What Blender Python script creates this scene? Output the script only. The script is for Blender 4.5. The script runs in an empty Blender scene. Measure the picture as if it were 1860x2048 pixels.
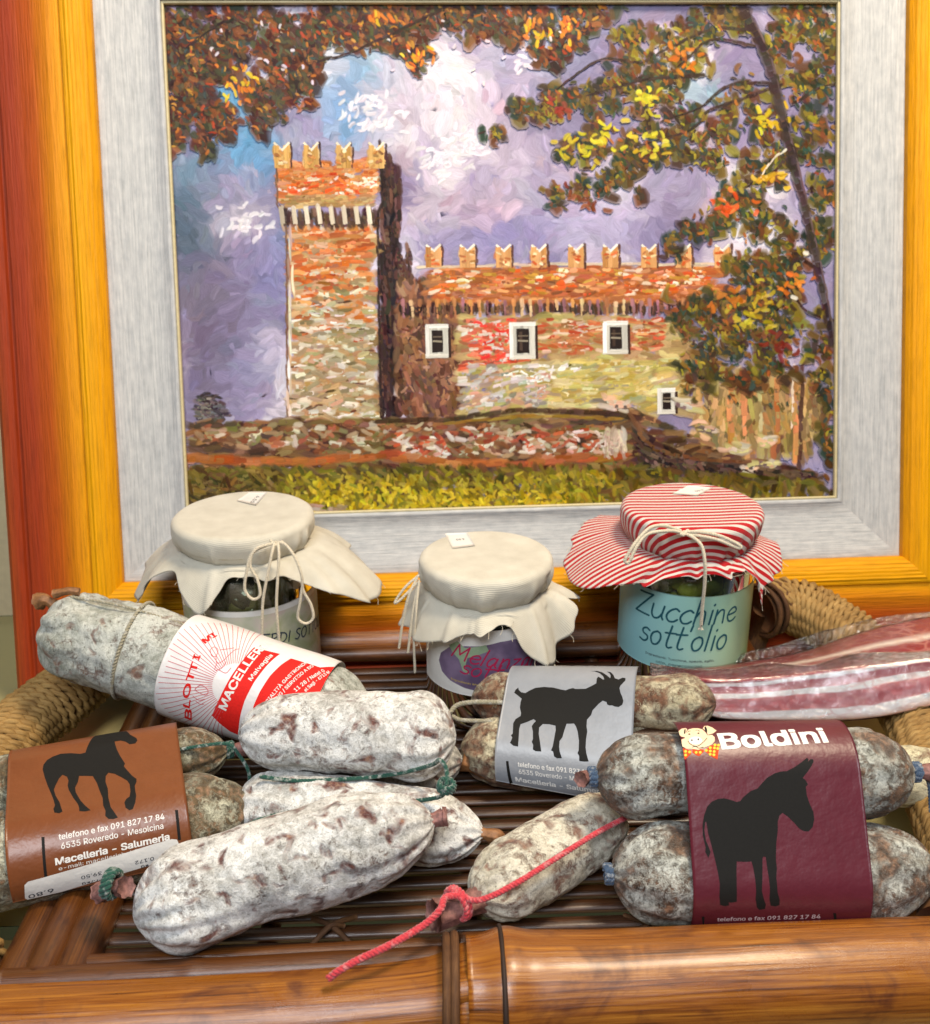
import bpy, bmesh, math, random
import numpy as np
from mathutils import Vector, Matrix
from mathutils.geometry import tessellate_polygon

# ------------------------------------------------------------------ camera, light, exposure
SC = bpy.context.scene
PW, PH, FOC = 1860.0, 2048.0, 2000.0            # photograph size and focal length in its pixels
PITCH, YAW, ROLL = math.radians(21), math.radians(2.0), math.radians(-0.5)
CAM = np.array([0.0, 0.0, 34.0])                # centimetres; tray floor is z = 0
FWD = np.array([math.sin(YAW) * math.cos(PITCH), math.cos(YAW) * math.cos(PITCH), -math.sin(PITCH)])
_r0 = np.array([math.cos(YAW), -math.sin(YAW), 0.0])
_u0 = np.cross(_r0, FWD)
RGT = math.cos(ROLL) * _r0 + math.sin(ROLL) * _u0
UPV = -math.sin(ROLL) * _r0 + math.cos(ROLL) * _u0
cam = bpy.data.objects.new("camera", bpy.data.cameras.new("camera"))
SC.collection.objects.link(cam)
cam.matrix_world = Matrix(((RGT[0], UPV[0], -FWD[0], CAM[0] * .01), (RGT[1], UPV[1], -FWD[1], CAM[1] * .01),
                           (RGT[2], UPV[2], -FWD[2], CAM[2] * .01), (0, 0, 0, 1)))
cam.data.sensor_fit = 'HORIZONTAL'
cam.data.sensor_width = 36.0
cam.data.lens = 36.0 * FOC / PW
cam.data.clip_start, cam.data.clip_end = 0.01, 20
cam.data.dof.use_dof = True
cam.data.dof.focus_distance = 0.50
cam.data.dof.aperture_fstop = 16.0
SC.camera = cam

world = bpy.data.worlds.new("World"); SC.world = world; world.use_nodes = True
world.node_tree.nodes["Background"].inputs[0].default_value = (0.80, 0.88, 1.0, 1)
world.node_tree.nodes["Background"].inputs[1].default_value = 0.07

def area(name, loc, target, sx, sy, watts, col):
    l = bpy.data.lights.new(name, 'AREA'); l.shape = 'RECTANGLE'; l.size = sx * .01; l.size_y = sy * .01
    l.energy = watts; l.color = col
    o = bpy.data.objects.new(name, l); SC.collection.objects.link(o)
    o.location = Vector(loc) * .01
    o.rotation_euler = (Vector(target) - Vector(loc)).to_track_quat('-Z', 'Y').to_euler()
    return o
area("window_light", (-18, -50, 112), (0, 50, 5), 66, 48, 16.0, (0.90, 0.95, 1.0))
area("ceiling_lamp", (36, 36, 118), (0, 50, 0), 24, 24, 15.0, (1.0, 0.84, 0.62))
SC.view_settings.view_transform = 'Standard'
SC.view_settings.look = 'None'
SC.view_settings.exposure = 0.0
SC.view_settings.gamma = 1.0
SC.cycles.max_bounces = 6
SC.cycles.diffuse_bounces = 3
SC.cycles.glossy_bounces = 3
SC.cycles.transparent_max_bounces = 16
SC.cycles.caustics_reflective = False
SC.cycles.caustics_refractive = False

# ------------------------------------------------------------------ geometry helpers (centimetres)
def A(*v): return np.array(v, float)
def nrm(v): v = np.asarray(v, float); return v / (np.linalg.norm(v, axis=-1, keepdims=True) + 1e-12)
def ray(px, py): return FWD + RGT * (px - PW / 2) / FOC - UPV * (py - PH / 2) / FOC
def onz(px, py, z): d = ray(px, py); return CAM + d * ((z - CAM[2]) / d[2])
def ony(px, py, y): d = ray(px, py); return CAM + d * ((y - CAM[1]) / d[1])
def proj(P):
    d = np.asarray(P, float) - CAM; z = d @ FWD
    return np.stack([PW / 2 + FOC * (d @ RGT) / z, PH / 2 - FOC * (d @ UPV) / z], -1)
def srgb(r, g, b):
    f = lambda c: (c / 12.92 if c <= .04045 else ((c + .055) / 1.055) ** 2.4)
    return (f(r / 255), f(g / 255), f(b / 255), 1.0)
def srgb_np(a):
    a = np.clip(np.asarray(a, float) / 255, 0, 1)
    return np.where(a <= .04045, a / 12.92, ((a + .055) / 1.055) ** 2.4)

def _hash(ix, iy, iz, seed):
    h = (ix.astype(np.int64) * 374761393 + iy.astype(np.int64) * 668265263 + iz.astype(np.int64) * 2147483647 + seed * 1274126177) & 0xFFFFFFFF
    h = ((h ^ (h >> 13)) * 1274126177) & 0xFFFFFFFF
    h = ((h ^ (h >> 16)) * 2246822519) & 0xFFFFFFFF
    return ((h ^ (h >> 15)) & 0xFFFFFF) / float(0xFFFFFF) * 2 - 1
def vnoise(P, seed=0):
    P = np.asarray(P, float); i = np.floor(P); f = P - i; u = f * f * f * (f * (f * 6 - 15) + 10)
    r = 0
    for dx in (0, 1):
        for dy in (0, 1):
            for dz in (0, 1):
                w = (u[..., 0] if dx else 1 - u[..., 0]) * (u[..., 1] if dy else 1 - u[..., 1]) * (u[..., 2] if dz else 1 - u[..., 2])
                r = r + w * _hash(i[..., 0] + dx, i[..., 1] + dy, i[..., 2] + dz, seed)
    return r
def fbm(P, octv=4, seed=0, gain=.5):
    s, a, P = 0, 1.0, np.asarray(P, float)
    for k in range(octv):
        s = s + a * vnoise(P, seed + k * 17); P = P * 2.03 + 3.1; a *= gain
    return s

def empty(name, base):
    o = bpy.data.objects.new(name, None); SC.collection.objects.link(o)
    o.location = Vector(base) * .01; o.empty_display_size = .01
    return o
def thing(name, label, cat, base, group=None):
    o = empty(name, base); o["label"] = label; o["category"] = cat; o["kind"] = "thing"
    if group: o["group"] = group
    return o
def root_of(o):
    while o.parent: o = o.parent
    return o
def build(name, V, F, mat, parent=None, smooth=True, uv=None, col=None, label=None):
    """one mesh object from world centimetres, children sit in their thing's frame"""
    V = np.asarray(V, float)
    base = A(0, 0, 0)
    if parent is not None: base = np.array(root_of(parent).location) * 100
    me = bpy.data.meshes.new(name)
    nv = len(V); me.vertices.add(nv); me.vertices.foreach_set("co", ((V - base) * .01).astype(np.float32).ravel())
    F = F if isinstance(F, np.ndarray) else list(F)
    if isinstance(F, np.ndarray):
        k = F.shape[1]; nf = len(F); me.loops.add(nf * k); me.polygons.add(nf)
        me.loops.foreach_set("vertex_index", F.astype(np.int32).ravel())
        me.polygons.foreach_set("loop_start", np.arange(0, nf * k, k, dtype=np.int32))
    else:
        tot = [len(f) for f in F]; nf = len(F); me.loops.add(sum(tot)); me.polygons.add(nf)
        me.loops.foreach_set("vertex_index", np.concatenate([np.asarray(f, np.int32) for f in F]) if nf else np.zeros(0, np.int32))
        me.polygons.foreach_set("loop_start", np.concatenate([[0], np.cumsum(tot)[:-1]]).astype(np.int32) if nf else np.zeros(0, np.int32))
    me.polygons.foreach_set("use_smooth", np.full(nf, smooth))
    me.update(calc_edges=True)
    li = np.empty(len(me.loops), np.int32); me.loops.foreach_get("vertex_index", li)
    if uv is not None:
        l = me.uv_layers.new(name="UVMap"); l.data.foreach_set("uv", np.asarray(uv, np.float32)[li].ravel())
    if col is not None:
        c = me.color_attributes.new("Col", 'FLOAT_COLOR', 'POINT')
        cc = np.ones((nv, 4), np.float32); cc[:, :3] = col; c.data.foreach_set("color", cc.ravel())
    me.validate(); me.materials.append(mat)
    o = bpy.data.objects.new(name, me); SC.collection.objects.link(o)
    if parent is not None: o.parent = parent
    if label: o["label"] = label
    return o

class MB:
    """collects pieces of one mesh"""
    def __init__(s): s.v, s.f, s.n, s.uv, s.cuts = [], [], 0, [], []
    def cut(s): s.cuts.append((s.n, len(s.f)))
    def add(s, V, F, uv=None):
        V = np.asarray(V, float); s.v.append(V); s.f += [tuple(int(i) + s.n for i in f) for f in F]; s.n += len(V)
        s.uv.append(np.zeros((len(V), 2)) if uv is None else np.asarray(uv, float))
        return s
    def build(s, name, mat, parent=None, **k):
        return build(name, np.concatenate(s.v), s.f, mat, parent, uv=np.concatenate(s.uv), **k)

def build_each(mb, name, mat, parent):
    """every marked piece becomes a part of its own"""
    V = np.concatenate(mb.v); U = np.concatenate(mb.uv); cs = mb.cuts + [(mb.n, len(mb.f))]
    for (v0, f0), (v1, f1) in zip(cs[:-1], cs[1:]):
        if v1 > v0: build(name, V[v0:v1], [tuple(i - v0 for i in f) for f in mb.f[f0:f1]], mat, parent, uv=U[v0:v1])

def gridf(n, m, cu=False, cv=False):
    """quads of an n x m vertex grid, optionally closed in either direction"""
    i = np.arange(n if cu else n - 1); j = np.arange(m if cv else m - 1)
    I, J = np.meshgrid(i, j, indexing='ij'); I2, J2 = (I + 1) % n, (J + 1) % m
    return np.stack([I * m + J, I2 * m + J, I2 * m + J2, I * m + J2], -1).reshape(-1, 4)
def smooth_path(P, n):
    """Catmull-Rom through P, resampled to n points evenly"""
    P = np.asarray(P, float)
    if len(P) == 2: return P[0] + (P[1] - P[0]) * np.linspace(0, 1, n)[:, None]
    Q = np.vstack([2 * P[0] - P[1], P, 2 * P[-1] - P[-2]]); out = []
    for k in range(1, len(Q) - 2):
        t = np.linspace(0, 1, 24, endpoint=False)[:, None]; p0, p1, p2, p3 = Q[k - 1:k + 3]
        out.append(.5 * ((2 * p1) + (-p0 + p2) * t + (2 * p0 - 5 * p1 + 4 * p2 - p3) * t ** 2 + (-p0 + 3 * p1 - 3 * p2 + p3) * t ** 3))
    out = np.vstack(out + [P[-1:]]); d = np.concatenate([[0], np.cumsum(np.linalg.norm(np.diff(out, axis=0), axis=1))])
    return np.stack([np.interp(np.linspace(0, d[-1], n), d, out[:, k]) for k in range(P.shape[1])], -1)
def frames(P):
    """parallel-transport frames along a path"""
    T = nrm(np.gradient(P, axis=0)); n = len(P); N = np.zeros_like(P)
    a = A(0, 0, 1) if abs(T[0][2]) < .9 else A(1, 0, 0)
    N[0] = nrm(a - T[0] * (a @ T[0]))
    for k in range(1, n):
        v = N[k - 1] - T[k] * (N[k - 1] @ T[k]); N[k] = nrm(v)
    return T, N, np.cross(T, N)
def tube(P, r, m=8, cap=True, twist=0):
    P = np.asarray(P, float); n = len(P); T, N, B = frames(P); r = np.broadcast_to(np.asarray(r, float), (n,))
    a = np.linspace(0, 2 * np.pi, m, endpoint=False)
    V = P[:, None] + r[:, None, None] * (np.cos(a)[None, :, None] * N[:, None] + np.sin(a)[None, :, None] * B[:, None])
    F = [tuple(f) for f in gridf(n, m, False, True)]
    L = np.concatenate([[0], np.cumsum(np.linalg.norm(np.diff(P, axis=0), axis=1))])
    uv = np.stack([np.repeat(L, m), np.tile(a, n)], -1)
    V = V.reshape(-1, 3)
    if cap:
        F += [tuple(range(m))[::-1], tuple(range((n - 1) * m, n * m))]
    return V, F, uv
def twine(mb, pts, r=.09, strands=3, pitch=.55, fuzz=0, m=6):
    """twisted cord along a path"""
    mb.cut()
    L = np.sum(np.linalg.norm(np.diff(np.asarray(pts, float), axis=0), axis=1))
    n = max(12, int(L / pitch * 9)); P = smooth_path(pts, n); T, N, B = frames(P)
    s = np.linspace(0, L, n) / pitch * 2 * np.pi
    for k in range(strands):
        a = s + 2 * np.pi * k / strands
        Q = P + r * .5 * (np.cos(a)[:, None] * N + np.sin(a)[:, None] * B)
        mb.add(*tube(Q, r * .62, m))
    return mb
def box(c, ax, ay, az):
    c, ax, ay, az = map(lambda v: np.asarray(v, float), (c, ax, ay, az))
    V = [c + i * ax + j * ay + k * az for i in (-1, 1) for j in (-1, 1) for k in (-1, 1)]
    return V, [(0, 1, 3, 2), (4, 6, 7, 5), (0, 4, 5, 1), (2, 3, 7, 6), (0, 2, 6, 4), (1, 5, 7, 3)]
def lathe(c, prof, m=64):
    prof = np.asarray(prof, float); n = len(prof); a = np.linspace(0, 2 * np.pi, m, endpoint=False)
    V = np.stack([c[0] + prof[:, :1] * np.sin(a), c[1] - prof[:, :1] * np.cos(a), np.broadcast_to(c[2] + prof[:, 1:2], (n, m))], -1).reshape(-1, 3)
    return V, [tuple(f) for f in gridf(n, m, False, True)]

# ------------------------------------------------------------------ material helpers
class Mt:
    def __init__(s, name, rough=.5, **kw):
        s.m = bpy.data.materials.new(name); s.m.use_nodes = True; s.t = s.m.node_tree
        s.b = s.t.nodes["Principled BSDF"]; s.b.inputs["Roughness"].default_value = rough
        for k, v in kw.items(): s.b.inputs[k.replace("_", " ")].default_value = v
        s.tc = s.t.nodes.new("ShaderNodeTexCoord")
    def node(s, typ, ins=(), **at):
        n = s.t.nodes.new(typ)
        for k, v in at.items(): setattr(n, k, v)
        for k, v in dict(ins).items():
            if v is None: continue
            if hasattr(v, "is_output"): s.t.links.new(v, n.inputs[k])
            else: n.inputs[k].default_value = v
        return n
    def link(s, a, b): s.t.links.new(a, b)
    def obj(s, scale=100.0, off=(0, 0, 0), rot=(0, 0, 0)):      # centimetre coordinates of the object
        sc = scale if isinstance(scale, tuple) else (scale,) * 3
        return s.node("ShaderNodeMapping", {"Vector": s.tc.outputs["Object"], "Scale": sc, "Location": off, "Rotation": rot}).outputs[0]
    def uv(s, sx=1, sy=1):
        return s.node("ShaderNodeMapping", {"Vector": s.tc.outputs["UV"], "Scale": (sx, sy, 1)}).outputs[0]
    def noise(s, vec, scale, detail=4, rough=.55, dist=0):
        return s.node("ShaderNodeTexNoise", {"Vector": vec, "Scale": scale, "Detail": detail, "Roughness": rough, "Distortion": dist}).outputs["Fac"]
    def voro(s, vec, scale, feature='F1', rnd=1.0):
        return s.node("ShaderNodeTexVoronoi", {"Vector": vec, "Scale": scale, "Randomness": rnd}, feature=feature).outputs["Distance"]
    def ramp(s, fac, stops, interp='LINEAR'):
        n = s.node("ShaderNodeValToRGB", {"Fac": fac}); cr = n.color_ramp; cr.interpolation = interp
        while len(cr.elements) < len(stops): cr.elements.new(.5)
        for e, (p, c) in zip(cr.elements, stops):
            e.position = p; e.color = c if isinstance(c, tuple) else (c, c, c, 1)
        return n.outputs["Color"]
    def mix(s, fac, a, b, mode='MIX'):
        n = s.node("ShaderNodeMix", data_type='RGBA', blend_type=mode)
        for k, v in ((0, fac), (6, a), (7, b)):
            if hasattr(v, "is_output"): s.link(v, n.inputs[k])
            else: n.inputs[k].default_value = v
        return n.outputs[2]
    def math(s, op, a, b=0.0, c=None, clamp=False):
        n = s.node("ShaderNodeMath", operation=op, use_clamp=clamp)
        for k, v in ((0, a), (1, b), (2, c)):
            if v is None: continue
            if hasattr(v, "is_output"): s.link(v, n.inputs[k])
            else: n.inputs[k].default_value = v
        return n.outputs[0]
    def bump(s, h, strength=.5, dist=.001, normal=None):
        return s.node("ShaderNodeBump", {"Height": h, "Strength": strength, "Distance": dist, "Normal": normal}).outputs[0]
    def set(s, **kw):
        for k, v in kw.items():
            k = k.replace("_", " ")
            if hasattr(v, "is_output"): s.link(v, s.b.inputs[k])
            else: s.b.inputs[k].default_value = v
        return s
    def sep(s, vec):
        return s.node("ShaderNodeSeparateXYZ", {0: vec}).outputs
# ------------------------------------------------------------------ materials
def flat(name, rgb, rough=.55, var=.06, scale=3.0, bump=.0, **kw):
    m = Mt(name, rough, **kw); v = m.obj()
    n = m.noise(v, scale, 5, .6)
    c = srgb(*rgb); d = tuple(x * (1 - var * 2) for x in c[:3]) + (1,); l = tuple(min(1, x * (1 + var)) for x in c[:3]) + (1,)
    m.set(Base_Color=m.ramp(n, [(.3, d), (.7, l)]))
    if bump: m.set(Normal=m.bump(m.noise(v, scale * 6, 4), bump, .0005))
    return m.m

def mat_frame():
    m = Mt("stained_fluted_wood", .5); m.b.inputs["Specular IOR Level"].default_value = .25; s = m.sep(m.uv()); u, v = s[0], s[1]
    grain = m.noise(m.uv(.35, 60), 1.0, 5, .65, .2)                        # fine lines along the moulding
    wav = m.noise(m.uv(.06, 4), 1.0, 3)
    vv = m.math('ADD', v, m.math('MULTIPLY', m.math('SUBTRACT', wav, .5), .10))
    col = m.ramp(vv, [(0.0, srgb(222, 150, 0)), (.20, srgb(238, 168, 0)), (.36, srgb(222, 138, 8)), (.52, srgb(192, 88, 18)),
                      (.70, srgb(162, 58, 20)), (.88, srgb(154, 56, 22)), (1.0, srgb(178, 80, 32))])
    dark = m.ramp(grain, [(.32, .62), (.55, 1.0)])
    m.set(Base_Color=m.mix(.75, col, dark, 'MULTIPLY'), Normal=m.bump(grain, .55, .0012), Roughness=m.ramp(grain, [(.3, .62), (.7, .46)]))
    return m.m
def mat_liner():
    m = Mt("brushed_grey_liner", .6); s = m.uv(.3, 34)
    g = m.noise(s, 1.0, 6, .7, .5); g2 = m.noise(m.uv(1.2, 9), 1.0, 4)
    c = m.ramp(g, [(.28, srgb(140, 143, 146)), (.46, srgb(174, 177, 180)), (.6, srgb(196, 197, 198)), (.75, srgb(212, 211, 208))])
    m.set(Base_Color=m.mix(.25, c, m.ramp(g2, [(.3, srgb(150, 152, 156)), (.7, srgb(226, 224, 220))])), Normal=m.bump(g, .5, .0008))
    return m.m
def mat_paint():
    m = Mt("oil_paint", .48); at = m.node("ShaderNodeAttribute", attribute_name="Col").outputs["Color"]
    b = m.noise(m.uv(.7, 9), 1.0, 4, .6)
    c = m.mix(.55, at, m.ramp(b, [(.3, .55), (.6, 1.0), (.8, 1.25)]), 'MULTIPLY')
    m.set(Base_Color=c, Normal=m.bump(b, .45, .0006)); m.b.inputs["Specular IOR Level"].default_value = .14
    return m.m
def mat_bamboo(name, base, dark, light, seed=0, gloss=.3):
    """varnished bamboo, UV: x along the pole in cm, y round it"""
    m = Mt(name, gloss); m.b.inputs["Coat Weight"].default_value = .35; m.b.inputs["Coat Roughness"].default_value = .24
    info = m.node("ShaderNodeObjectInfo").outputs["Random"]
    ss = m.sep(m.uv()); off = m.math('MULTIPLY', info, 40.0)
    vec = m.node("ShaderNodeCombineXYZ", {0: m.math('MULTIPLY', ss[0], .09), 1: m.math('MULTIPLY', ss[1], 7.5), 2: off}).outputs[0]
    vec2 = m.node("ShaderNodeCombineXYZ", {0: m.math('MULTIPLY', ss[0], .35), 1: m.math('MULTIPLY', ss[1], .9), 2: off}).outputs[0]
    g = m.noise(vec, 2.2, 6, .62, .25); b = m.noise(vec2, 1.0, 5, .6, .8)
    c = m.ramp(g, [(.28, srgb(*dark)), (.45, srgb(*base)), (.68, srgb(*light))])
    blot = m.ramp(b, [(.30, srgb(140, 96, 60)), (.46, (1, 1, 1, 1)), (1, (1, 1, 1, 1))])
    scr = m.noise(m.obj(), 26, 2, .5)
    m.set(Base_Color=m.mix(.75, c, blot, 'MULTIPLY'), Normal=m.bump(m.math('ADD', g, m.math('MULTIPLY', scr, .25)), .28, .0012),
          Roughness=m.ramp(b, [(.3, gloss + .22), (.6, gloss)]))
    return m.m
def mat_fibre(name, dark, mid, light):
    m = Mt(name, .75); s = m.sep(m.uv())
    v = m.node("ShaderNodeCombineXYZ", {0: m.math('MULTIPLY', s[0], .6), 1: m.math('MULTIPLY', s[1], 2.2), 2: 0.0}).outputs[0]
    g = m.noise(v, 2.0, 5, .65); h = m.noise(m.obj(), .9, 4)
    c = m.ramp(m.math('ADD', m.math('MULTIPLY', g, .6), m.math('MULTIPLY', h, .4)), [(.3, srgb(*dark)), (.48, srgb(*mid)), (.7, srgb(*light))])
    m.set(Base_Color=c, Normal=m.bump(g, .5, .0006))
    return m.m
def mat_cord(name, rgb, mould=0.0):
    m = Mt(name, .9); v = m.obj(); c = srgb(*rgb); n = m.noise(v, 14, 3)
    d = tuple(x * .6 for x in c[:3]) + (1,)
    k = m.ramp(n, [(.3, d), (.62, c)])
    if mould: k = m.mix(m.ramp(m.noise(v, 3.5, 5), [(.52, 0.0), (.66, mould)]), k, srgb(205, 205, 200))
    m.set(Base_Color=k, Normal=m.bump(n, .6, .0004)); m.b.inputs["Sheen Weight"].default_value = .3
    return m.m
def mat_salami(name, cover, mould_lo, mould_hi, meat_d, meat_l, seed, speck=.35, spot=.56, big=1.0, fine_=1.0):
    """dried sausage in a mouldy casing: cover = share of white bloom, spot = threshold of bare patches"""
    m = Mt(name, .85); v = m.obj(off=(seed * 7.3, seed * 3.1, seed * 1.7))
    n1 = m.noise(v, .75 * big, 4, .55, .6); n2 = m.noise(v, 3.2, 7, .68, .7); n3 = m.noise(v, 14, 6, .7); n4 = m.noise(v, .4, 3); ns = m.noise(v, 1.15 * big, 3, .5, .5)
    f = m.math('ADD', m.math('MULTIPLY', n1, .48), m.math('ADD', m.math('MULTIPLY', n2, .36), m.math('MULTIPLY', n3, .16)))
    t = .5 + (.5 - cover) * .30
    cov = m.ramp(f, [(t - .045, 0.0), (t - .008, .5), (t + .05, 1.0)])
    edge = m.math('ADD', ns, m.math('ADD', m.math('MULTIPLY', m.math('SUBTRACT', n2, .5), .16), m.math('MULTIPLY', m.math('SUBTRACT', n3, .5), .10)))
    bare = m.math('MINIMUM', m.math('ADD', m.ramp(edge, [(spot - .02, 1.0), (spot + .045, .48), (spot + .12, .04)]), m.math('MULTIPLY', m.math('SUBTRACT', n3, .47), .85)), 1.0, clamp=True)
    cov = m.math('MULTIPLY', cov, bare)
    meat = m.ramp(m.noise(v, 2.6, 5, .6, .4), [(.30, srgb(*meat_d)), (.52, srgb(*meat_l)), (.74, srgb(172, 132, 104))])
    mould = m.ramp(m.math('ADD', m.math('MULTIPLY', n2, .55), m.math('MULTIPLY', n4, .45)), [(.36, srgb(*mould_lo)), (.58, srgb(*mould_hi))])
    sp = m.ramp(m.noise(v, 6.5, 4, .6), [(.60, 0.0), (.70, speck)])
    mould = m.mix(sp, mould, srgb(92, 88, 78))
    mould = m.mix(.8 * fine_, mould, m.ramp(n3, [(.34, .70), (.54, 1.0)]), 'MULTIPLY')
    h = m.math('ADD', m.math('MULTIPLY', n3, .5), m.math('MULTIPLY', cov, .6))
    m.set(Base_Color=m.mix(cov, meat, mould), Roughness=m.ramp(cov, [(0, .45), (1, .95)]), Normal=m.bump(h, .8, .0012))
    m.b.inputs["Sheen Weight"].default_value = .12; m.b.inputs["Specular IOR Level"].default_value = .3
    return m.m
def mat_paper(name, rgb, rough=.42, stain=.10):
    m = Mt(name, rough); v = m.obj(); c = srgb(*rgb)
    n = m.noise(v, .8, 4); k = m.noise(v, 1.6, 3, .5, .4)
    c2 = tuple(x * .88 for x in c[:3]) + (1,)
    col = m.ramp(n, [(.3, c2), (.7, c)])
    st = m.ramp(k, [(.66, 0.0), (.74, stain)])
    col = m.mix(st, col, tuple(x * .45 for x in c[:3]) + (1,))
    m.set(Base_Color=col, Normal=m.bump(m.math('ADD', m.noise(v, .55, 4, .6), m.math('MULTIPLY', m.ramp(m.voro(v, .42, 'DISTANCE_TO_EDGE'), [(0, 0.0), (.05, 1.0)]), .03)), .36, .0024)); m.b.inputs["Coat Weight"].default_value = .12
    m.b.inputs["Coat Roughness"].default_value = .3
    return m.m
def mat_ink(name, rgb, rough=.45):
    m = Mt(name, .7); v = m.obj(); c = srgb(*rgb); m.b.inputs['Specular IOR Level'].default_value = .22
    m.set(Base_Color=m.ramp(m.noise(v, 9, 3), [(.3, tuple(x * .85 for x in c[:3]) + (1,)), (.6, c)]))
    return m.m
def mat_cloth(stripe):
    m = Mt("striped_cloth" if stripe else "linen_cloth", .95); s = m.sep(m.uv()); v = m.obj()
    w1 = m.math('SINE', m.math('MULTIPLY', s[1], 2 * math.pi / .105)); w2 = m.math('SINE', m.math('MULTIPLY', s[0], 2 * math.pi / .05))
    n = m.noise(m.uv(4, 40), 1.0, 4); n2 = m.noise(v, .7, 4)
    weave = m.math('ADD', m.math('MULTIPLY', w1, .5), m.math('MULTIPLY', w2, .22 if not stripe else .3))
    if stripe:
        y = m.math('ADD', s[1], m.math('MULTIPLY', m.math('SUBTRACT', n, .5), .02))
        k = m.math('MULTIPLY_ADD', m.math('SINE', m.math('MULTIPLY', y, 2 * math.pi / .50)), .5, .5)
        c = m.mix(m.ramp(k, [(.38, 0.0), (.46, 1.0)]), srgb(228, 222, 214), srgb(196, 30, 38))
        c = m.mix(.25, c, m.ramp(weave, [(0, .7), (1, 1.0)]), 'MULTIPLY')
    else:
        c = m.ramp(n2, [(.3, srgb(212, 206, 190)), (.7, srgb(230, 225, 210))])
        c = m.mix(.42, c, m.ramp(m.math('MULTIPLY_ADD', weave, .4, .5), [(.1, .62), (.7, 1.0)]), 'MULTIPLY')
    m.set(Base_Color=c, Normal=m.bump(m.math('ADD', weave, m.math('MULTIPLY', n, .6)), .35, .0005))
    m.b.inputs["Sheen Weight"].default_value = .2; m.b.inputs["Specular IOR Level"].default_value = .15
    tr = m.node("ShaderNodeBsdfTranslucent", {"Color": c}); ms = m.node("ShaderNodeMixShader", {0: .12})
    out = m.t.nodes["Material Output"]
    m.link(m.b.outputs[0], ms.inputs[1]); m.link(tr.outputs[0], ms.inputs[2]); m.link(ms.outputs[0], out.inputs[0])
    return m.m
def mat_clear(name, tint, fres=1.45, rough=.03, bump=0.0, bscale=1.0, extra=0.0):
    """thin clear sheet: see-through plus a sharp surface reflection"""
    m = Mt(name); out = m.t.nodes["Material Output"]; v = m.obj()
    nb = m.bump(m.noise(v, bscale, 4, .6, .8), bump, .004) if bump else None
    fr = m.node("ShaderNodeFresnel", {"IOR": fres, "Normal": nb}).outputs[0]
    fac = m.math('ADD', fr, extra, clamp=True)
    tr = m.node("ShaderNodeBsdfTransparent", {"Color": tint}); gl = m.node("ShaderNodeBsdfGlossy", {"Roughness": rough, "Normal": nb, "Color": (1, 1, 1, 1)})
    ms = m.node("ShaderNodeMixShader", {0: fac, 1: tr.outputs[0], 2: gl.outputs[0]}); m.link(ms.outputs[0], out.inputs[0])
    return m.m
def mat_pancetta():
    m = Mt("cured_pork", .32); s = m.sep(m.uv()); u, v = s[0], s[1]
    w = m.noise(m.uv(.22, .9), 1.0, 4, .55); w2 = m.noise(m.uv(.9, 1.6), 1.0, 5, .6)
    vv = m.math('ADD', m.math('SUBTRACT', v, m.math('MULTIPLY', m.math('SUBTRACT', u, 20.0), .012)), m.math('ADD', m.math('MULTIPLY', m.math('SUBTRACT', w, .5), .22), m.math('MULTIPLY', m.math('SUBTRACT', w2, .5), .07)))
    fat, pink, red, deep = srgb(250, 238, 230), srgb(206, 124, 122), srgb(184, 86, 90), srgb(146, 42, 52)
    fl = lambda k: tuple(a * (1 - k) + b * k for a, b in zip(fat, pink))
    col = m.ramp(m.math('MULTIPLY', vv, .5), [(0, srgb(222, 176, 150)), (.07, fat), (.115, fat), (.13, pink), (.20, red), (.265, pink), (.28, fat), (.325, fat),
                 (.335, pink), (.40, red), (.415, fat), (.44, fat), (.455, deep), (.62, srgb(150, 62, 68)), (.66, fat), (.72, srgb(160, 78, 82)), (1.0, srgb(150, 70, 74))])
    cr = m.ramp(m.node("ShaderNodeTexVoronoi", {"Vector": m.node("ShaderNodeMapping", {"Vector": m.tc.outputs["UV"], "Scale": (1.3, 5.5, 1)}).outputs[0],
                "Scale": 1.0}, feature='DISTANCE_TO_EDGE').outputs["Distance"], [(.0, 1.0), (.05, .7), (.12, 0.0)])
    mk = m.ramp(m.noise(m.uv(.5, 1.5), 1.0, 3), [(.46, 0.0), (.6, .5)])
    col = m.mix(m.math('MULTIPLY', cr, mk), col, srgb(222, 160, 150))
    m.set(Base_Color=col, Normal=m.bump(w2, .3, .002)); m.b.inputs["Subsurface Weight"].default_value = .15
    m.b.inputs["Subsurface Radius"].default_value = (.01, .004, .003); m.b.inputs["Coat Weight"].default_value = .3
    return m.m

M = {}
M['frame'], M['liner'], M['paint'] = mat_frame(), mat_liner(), mat_paint()
M['bamboo'] = mat_bamboo("varnished_bamboo", (130, 72, 18), (58, 27, 6), (170, 110, 36), 1, .27)
M['bamboo2'] = mat_bamboo("dark_varnished_bamboo", (80, 42, 13), (42, 20, 6), (112, 66, 24), 2, .30)
M['slat'] = mat_bamboo("bamboo_slat", (56, 29, 9), (28, 14, 4), (84, 46, 17), 3, .36)
M['rattan'] = mat_fibre("rattan_strip", (46, 27, 14), (84, 52, 26), (126, 86, 46))
M['seagrass'] = mat_fibre("twisted_seagrass", (84, 58, 28), (156, 120, 66), (196, 162, 102))
M['cream'] = mat_cord("cream_cotton_cord", (226, 214, 190)); M['green'] = mat_cord("green_cotton_cord", (30, 84, 70), .55)
M['red'] = mat_cord("red_cotton_cord", (214, 62, 74), .25); M['blue'] = mat_cord("blue_cotton_cord", (62, 86, 116), .4)
M['greystring'] = mat_cord("mouldy_grey_string", (168, 160, 136), .5)
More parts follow.
